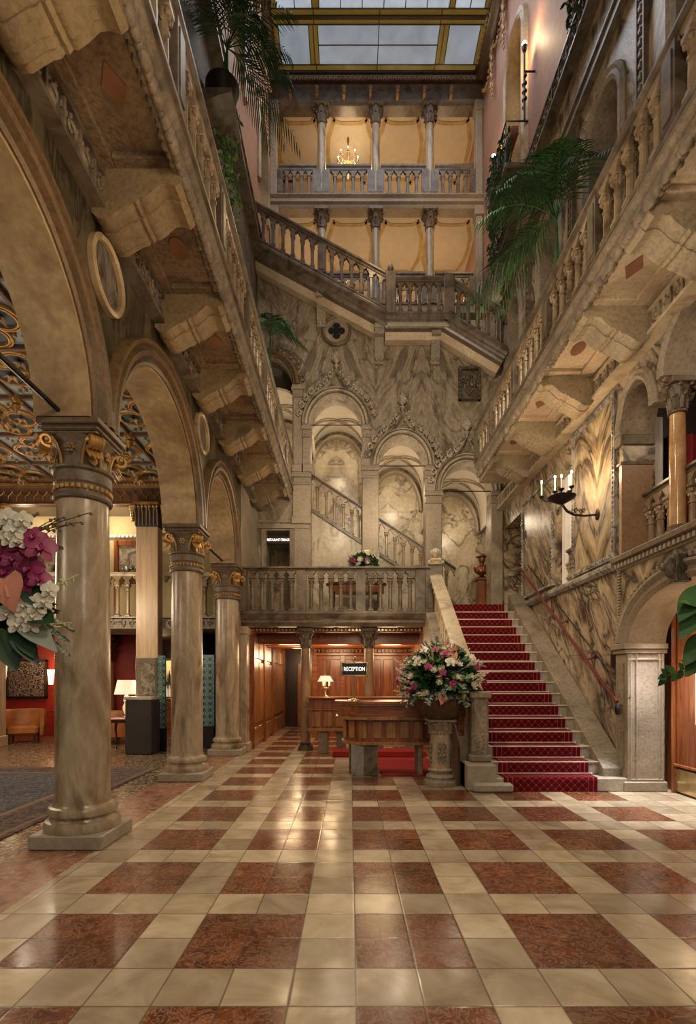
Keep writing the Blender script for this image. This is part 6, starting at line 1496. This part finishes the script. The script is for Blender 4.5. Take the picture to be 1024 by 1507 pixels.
# dark stand with framed photograph, tiled panels
st_ = empty('display_stand', (-4.33, 10.8, 0), label='dark charcoal display stand beside the pleated lamp', cat='stand')
MB().cbox(-.27, .27, -.25, .25, .0, 1.12, .02).build('body', 'charcoal', st_); MB().cbox(-.29, .27, -.25, .25, 1.12, 1.19, .012).build('top', 'white_paint', st_)
ph = empty('framed_picture', (-4.05, 10.85, 1.19), world=True, label='framed monochrome picture standing on the charcoal stand', cat='picture')
MB().cbox(-4.5, -4.06, 10.84, 10.9, 1.19, 2.0, .01).build('frame', 'pale_stone', ph); MB().box(-4.38, -4.09, 10.825, 10.84, 1.22, 1.88).build('print', 'painting', ph)
def tiles(x0, x1, y, z0, z1, lb):
    t = empty('tiled_panel', (x0, y, z0), world=True, label=lb, cat='panel'); MB().box(x0, x1, y, y+.06, z0, z1).build('tiles', 'majolica', t); MB().cbox(x0, x1, y-.01, y+.1, 0, z0, .01).build('plinth', 'black', t)
tiles(-4.14, -3.97, 11.1, .5, 2.06, 'turquoise tiled strip beside the framed picture'); tiles(-3.46, -3.05, 11.6, .5, 2.1, 'turquoise tiled strip between the second and third hall columns')
# rug
tag(MB().cbox(-8.5, -3.3, 1.0, 8.98, 0, .015, .004).build('rug', 'rug', smooth=0), 'blue patterned oriental rug on the terrazzo of the lounge', 'rug')
# small things on the upper gallery
gc = empty('chest', (-1.95, 15.9, 15.55), world=True, label='carved wooden cabinet top behind the upper gallery parapet at left', cat='cabinet')
MB().cbox(-2.2, -1.7, 15.5, 15.9, 15.55, 16.55, .02).cbox(-2.24, -1.66, 15.45, 15.95, 16.5, 16.6, .015).build('body', 'bronze', gc)
MB().cbox(-2.1, -1.75, 15.55, 15.85, 16.6, 16.75, .03).build('crest', 'bronze', gc)
# ============================================================ CAMERA, LIGHT, WORLD
cam = bpy.data.cameras.new('camera'); co = bpy.data.objects.new('camera', cam); COL.objects.link(co)
co.location = (0, 0, 1.5); co.rotation_euler = (pi/2, 0, 0); cam.sensor_fit = 'HORIZONTAL'; cam.sensor_width = 36; cam.lens = 760/1024*36
cam.shift_x = -3/1024; cam.shift_y = 249.5/1024; cam.clip_start = .05; S.camera = co
def light(kind, name, loc, e, col=(1, .78, .5), size=.1, rot=None, **k):
    l = bpy.data.lights.new(name, kind); l.energy = e; l.color = col
    if kind == 'AREA': l.size = size; 
    elif kind in ('POINT', 'SPOT'): l.shadow_soft_size = size
    for a, v in k.items(): setattr(l, a, v)
    o = bpy.data.objects.new(name, l); COL.objects.link(o); o.location = loc
    if rot: o.rotation_euler = [radians(x) for x in rot]
    return o
WARM = (1, .69, .38); SOFT = (1, .81, .57)
def aim(o, p): o.rotation_euler = (Vector(p)-o.location).to_track_quat('-Z', 'Y').to_euler()
# daylight under the skylight
light('AREA', 'skylight_day', (.75, 10.5, 18.4), 260, (.95, .95, .98), 5.2, (0, 0, 0), shape='RECTANGLE', size_y=7.5)
# unseen fill lights added around and behind the viewer, no lantern hangs there
light('POINT', 'hall_fill', (.8, 1.2, 5.2), 250, SOFT, .35)
light('POINT', 'hall_fill', (.8, -.8, 3.6), 120, SOFT, .35)
# spots added in mid-air to brighten the walls, floor and stairs
for (p, t, e, a) in (((.7, 4.0, 9.0), (1.0, 13, 7), 1000, 75), ((-1.2, 6.0, 7.3), (3.9, 8, 7.0), 260, 100), ((2.6, 6.0, 7.4), (-2.4, 8, 6), 150, 110), ((.75, 9.5, 8.0), (.75, 8, 0), 500, 90), ((.3, 5.5, 5.6), (3.0, 9.5, .5), 420, 60)):
    o = light('SPOT', 'fill_spot', p, e, SOFT, .12, spot_size=radians(a), spot_blend=.8); aim(o, t)
# candle bracket
light('POINT', 'candle_light', (3.35, 7.95, 4.72), 38, WARM, .08)
for y in (10.75, 13.05): light('POINT', 'torch_glow', MR(y, .3, 14.85), 30, WARM, .05)
# point lights without fittings, added to brighten the arcade and right wall
for y in (3.9, 7.0, 10.0): light('POINT', 'arcade_fill', (-1.2, y, 4.6), 22, WARM, .15)
for y in (5.6, 8.5): light('POINT', 'wall_fill', (2.6, y, 4.8), 28, SOFT, .15)
# galleries
light('POINT', 'chandelier_light', (-.06, 16.0, 17.45), 45, WARM, .2)
for x in (-1.4, 1.0, 3.0): light('POINT', 'gallery_light', (x, 16.6, 13.6), 36, WARM, .2)
for x in (1.5, 3.0): light('POINT', 'gallery_light', (x, 16.8, 16.4), 26, WARM, .2)
light('POINT', 'flight_fill', (.6, 11.6, 11.9), 35, WARM, .2)  # extra fill near the upper flight, no lamp there
# added fills for the rear passage, landing, corridor and mezzanine, no fixtures
for x, z in ((-1.9, 8.0), (-.3, 7.6), (1.3, 6.6), (2.9, 5.8)): light('POINT', 'passage_fill', (x, 14.0, z), 26, SOFT, .15)
light('POINT', 'landing_fill', (1.0, 12.2, 5.6), 30, SOFT, .15)
light('POINT', 'corridor_fill', (-1.8, 15.6, 4.9), 24, (1, .9, .78), .1)
light('POINT', 'mezzanine_fill', (-.3, 12.1, 5.6), 25, SOFT, .15)
# reception: added fills for room and desk, plus the counter lamp's own light
for x, y in ((-.3, 12.6), (1.0, 12.6)): light('POINT', 'reception_fill', (x, y, 2.25), 42, WARM, .3)
light('POINT', 'reception_fill', (-1.5, 12.8, 2.2), 32, WARM, .3); light('POINT', 'reception_fill', (-1.5, 15.8, 2.2), 30, WARM, .25)
light('POINT', 'desk_fill', (.5, 9.6, 2.7), 30, WARM, .4); light('POINT', 'lamp_light', (-.52, 10.9, 1.50), 5, WARM, .06)
# lounge
for x, y in ((-5.5, 3.0), (-5.5, 7.0), (-7.5, 9.5), (-5.6, 10.5)): light('POINT', 'lounge_fill', (x, y, 3.3), 90, SOFT, .45)  # added soft fills that brighten the lounge and its ceiling
light('POINT', 'lamp_light', (-4.55, 10.95, 1.4), 14, WARM, .1)
light('POINT', 'gallery_light', (-6.0, 12.7, 5.4), 28, SOFT, .1); light('POINT', 'gallery_light', (-8.0, 12.7, 5.3), 20, SOFT, .1)
light('POINT', 'bar_light', (-7.9, 13.7, 1.75), 16, (1, .45, .2), .08); light('POINT', 'bar_light', (-5.5, 15.1, 2.0), 12, WARM, .08); light('POINT', 'bar_light', (-8.7, 13.2, 2.2), 10, WARM, .08)
light('POINT', 'right_gallery_light', (5.0, 5.6, 5.6), 20, SOFT, .1); light('POINT', 'right_gallery_light', (4.6, 9.6, 5.2), 14, (1, .95, .9), .1)
o = light('SPOT', 'entrance_daylight', (4.1, 6.72, 2.3), 420, (.95, .96, 1), .25, spot_size=radians(80), spot_blend=.8); aim(o, (3.75, 6.5, 0))
o = light('SPOT', 'fill_spot', (.2, 8.5, 3.9), 160, SOFT, .06, spot_size=radians(90), spot_blend=.6); aim(o, (.7, 13, 8.3))  # added spot from below, brings out the rear arch relief
light('POINT', 'entrance_light', (4.15, 6.3, 2.1), 8, WARM, .1)
w = bpy.data.worlds.new('world'); S.world = w; w.use_nodes = True
w.node_tree.nodes['Background'].inputs[0].default_value = (1, .92, .82, 1); w.node_tree.nodes['Background'].inputs[1].default_value = .17
S.view_settings.view_transform = 'Standard'; S.view_settings.look = 'None'; S.view_settings.gamma = 1; S.view_settings.use_curve_mapping = False; S.view_settings.exposure = 0
for o in bpy.data.objects:
    if '_w' in o: del o['_w']
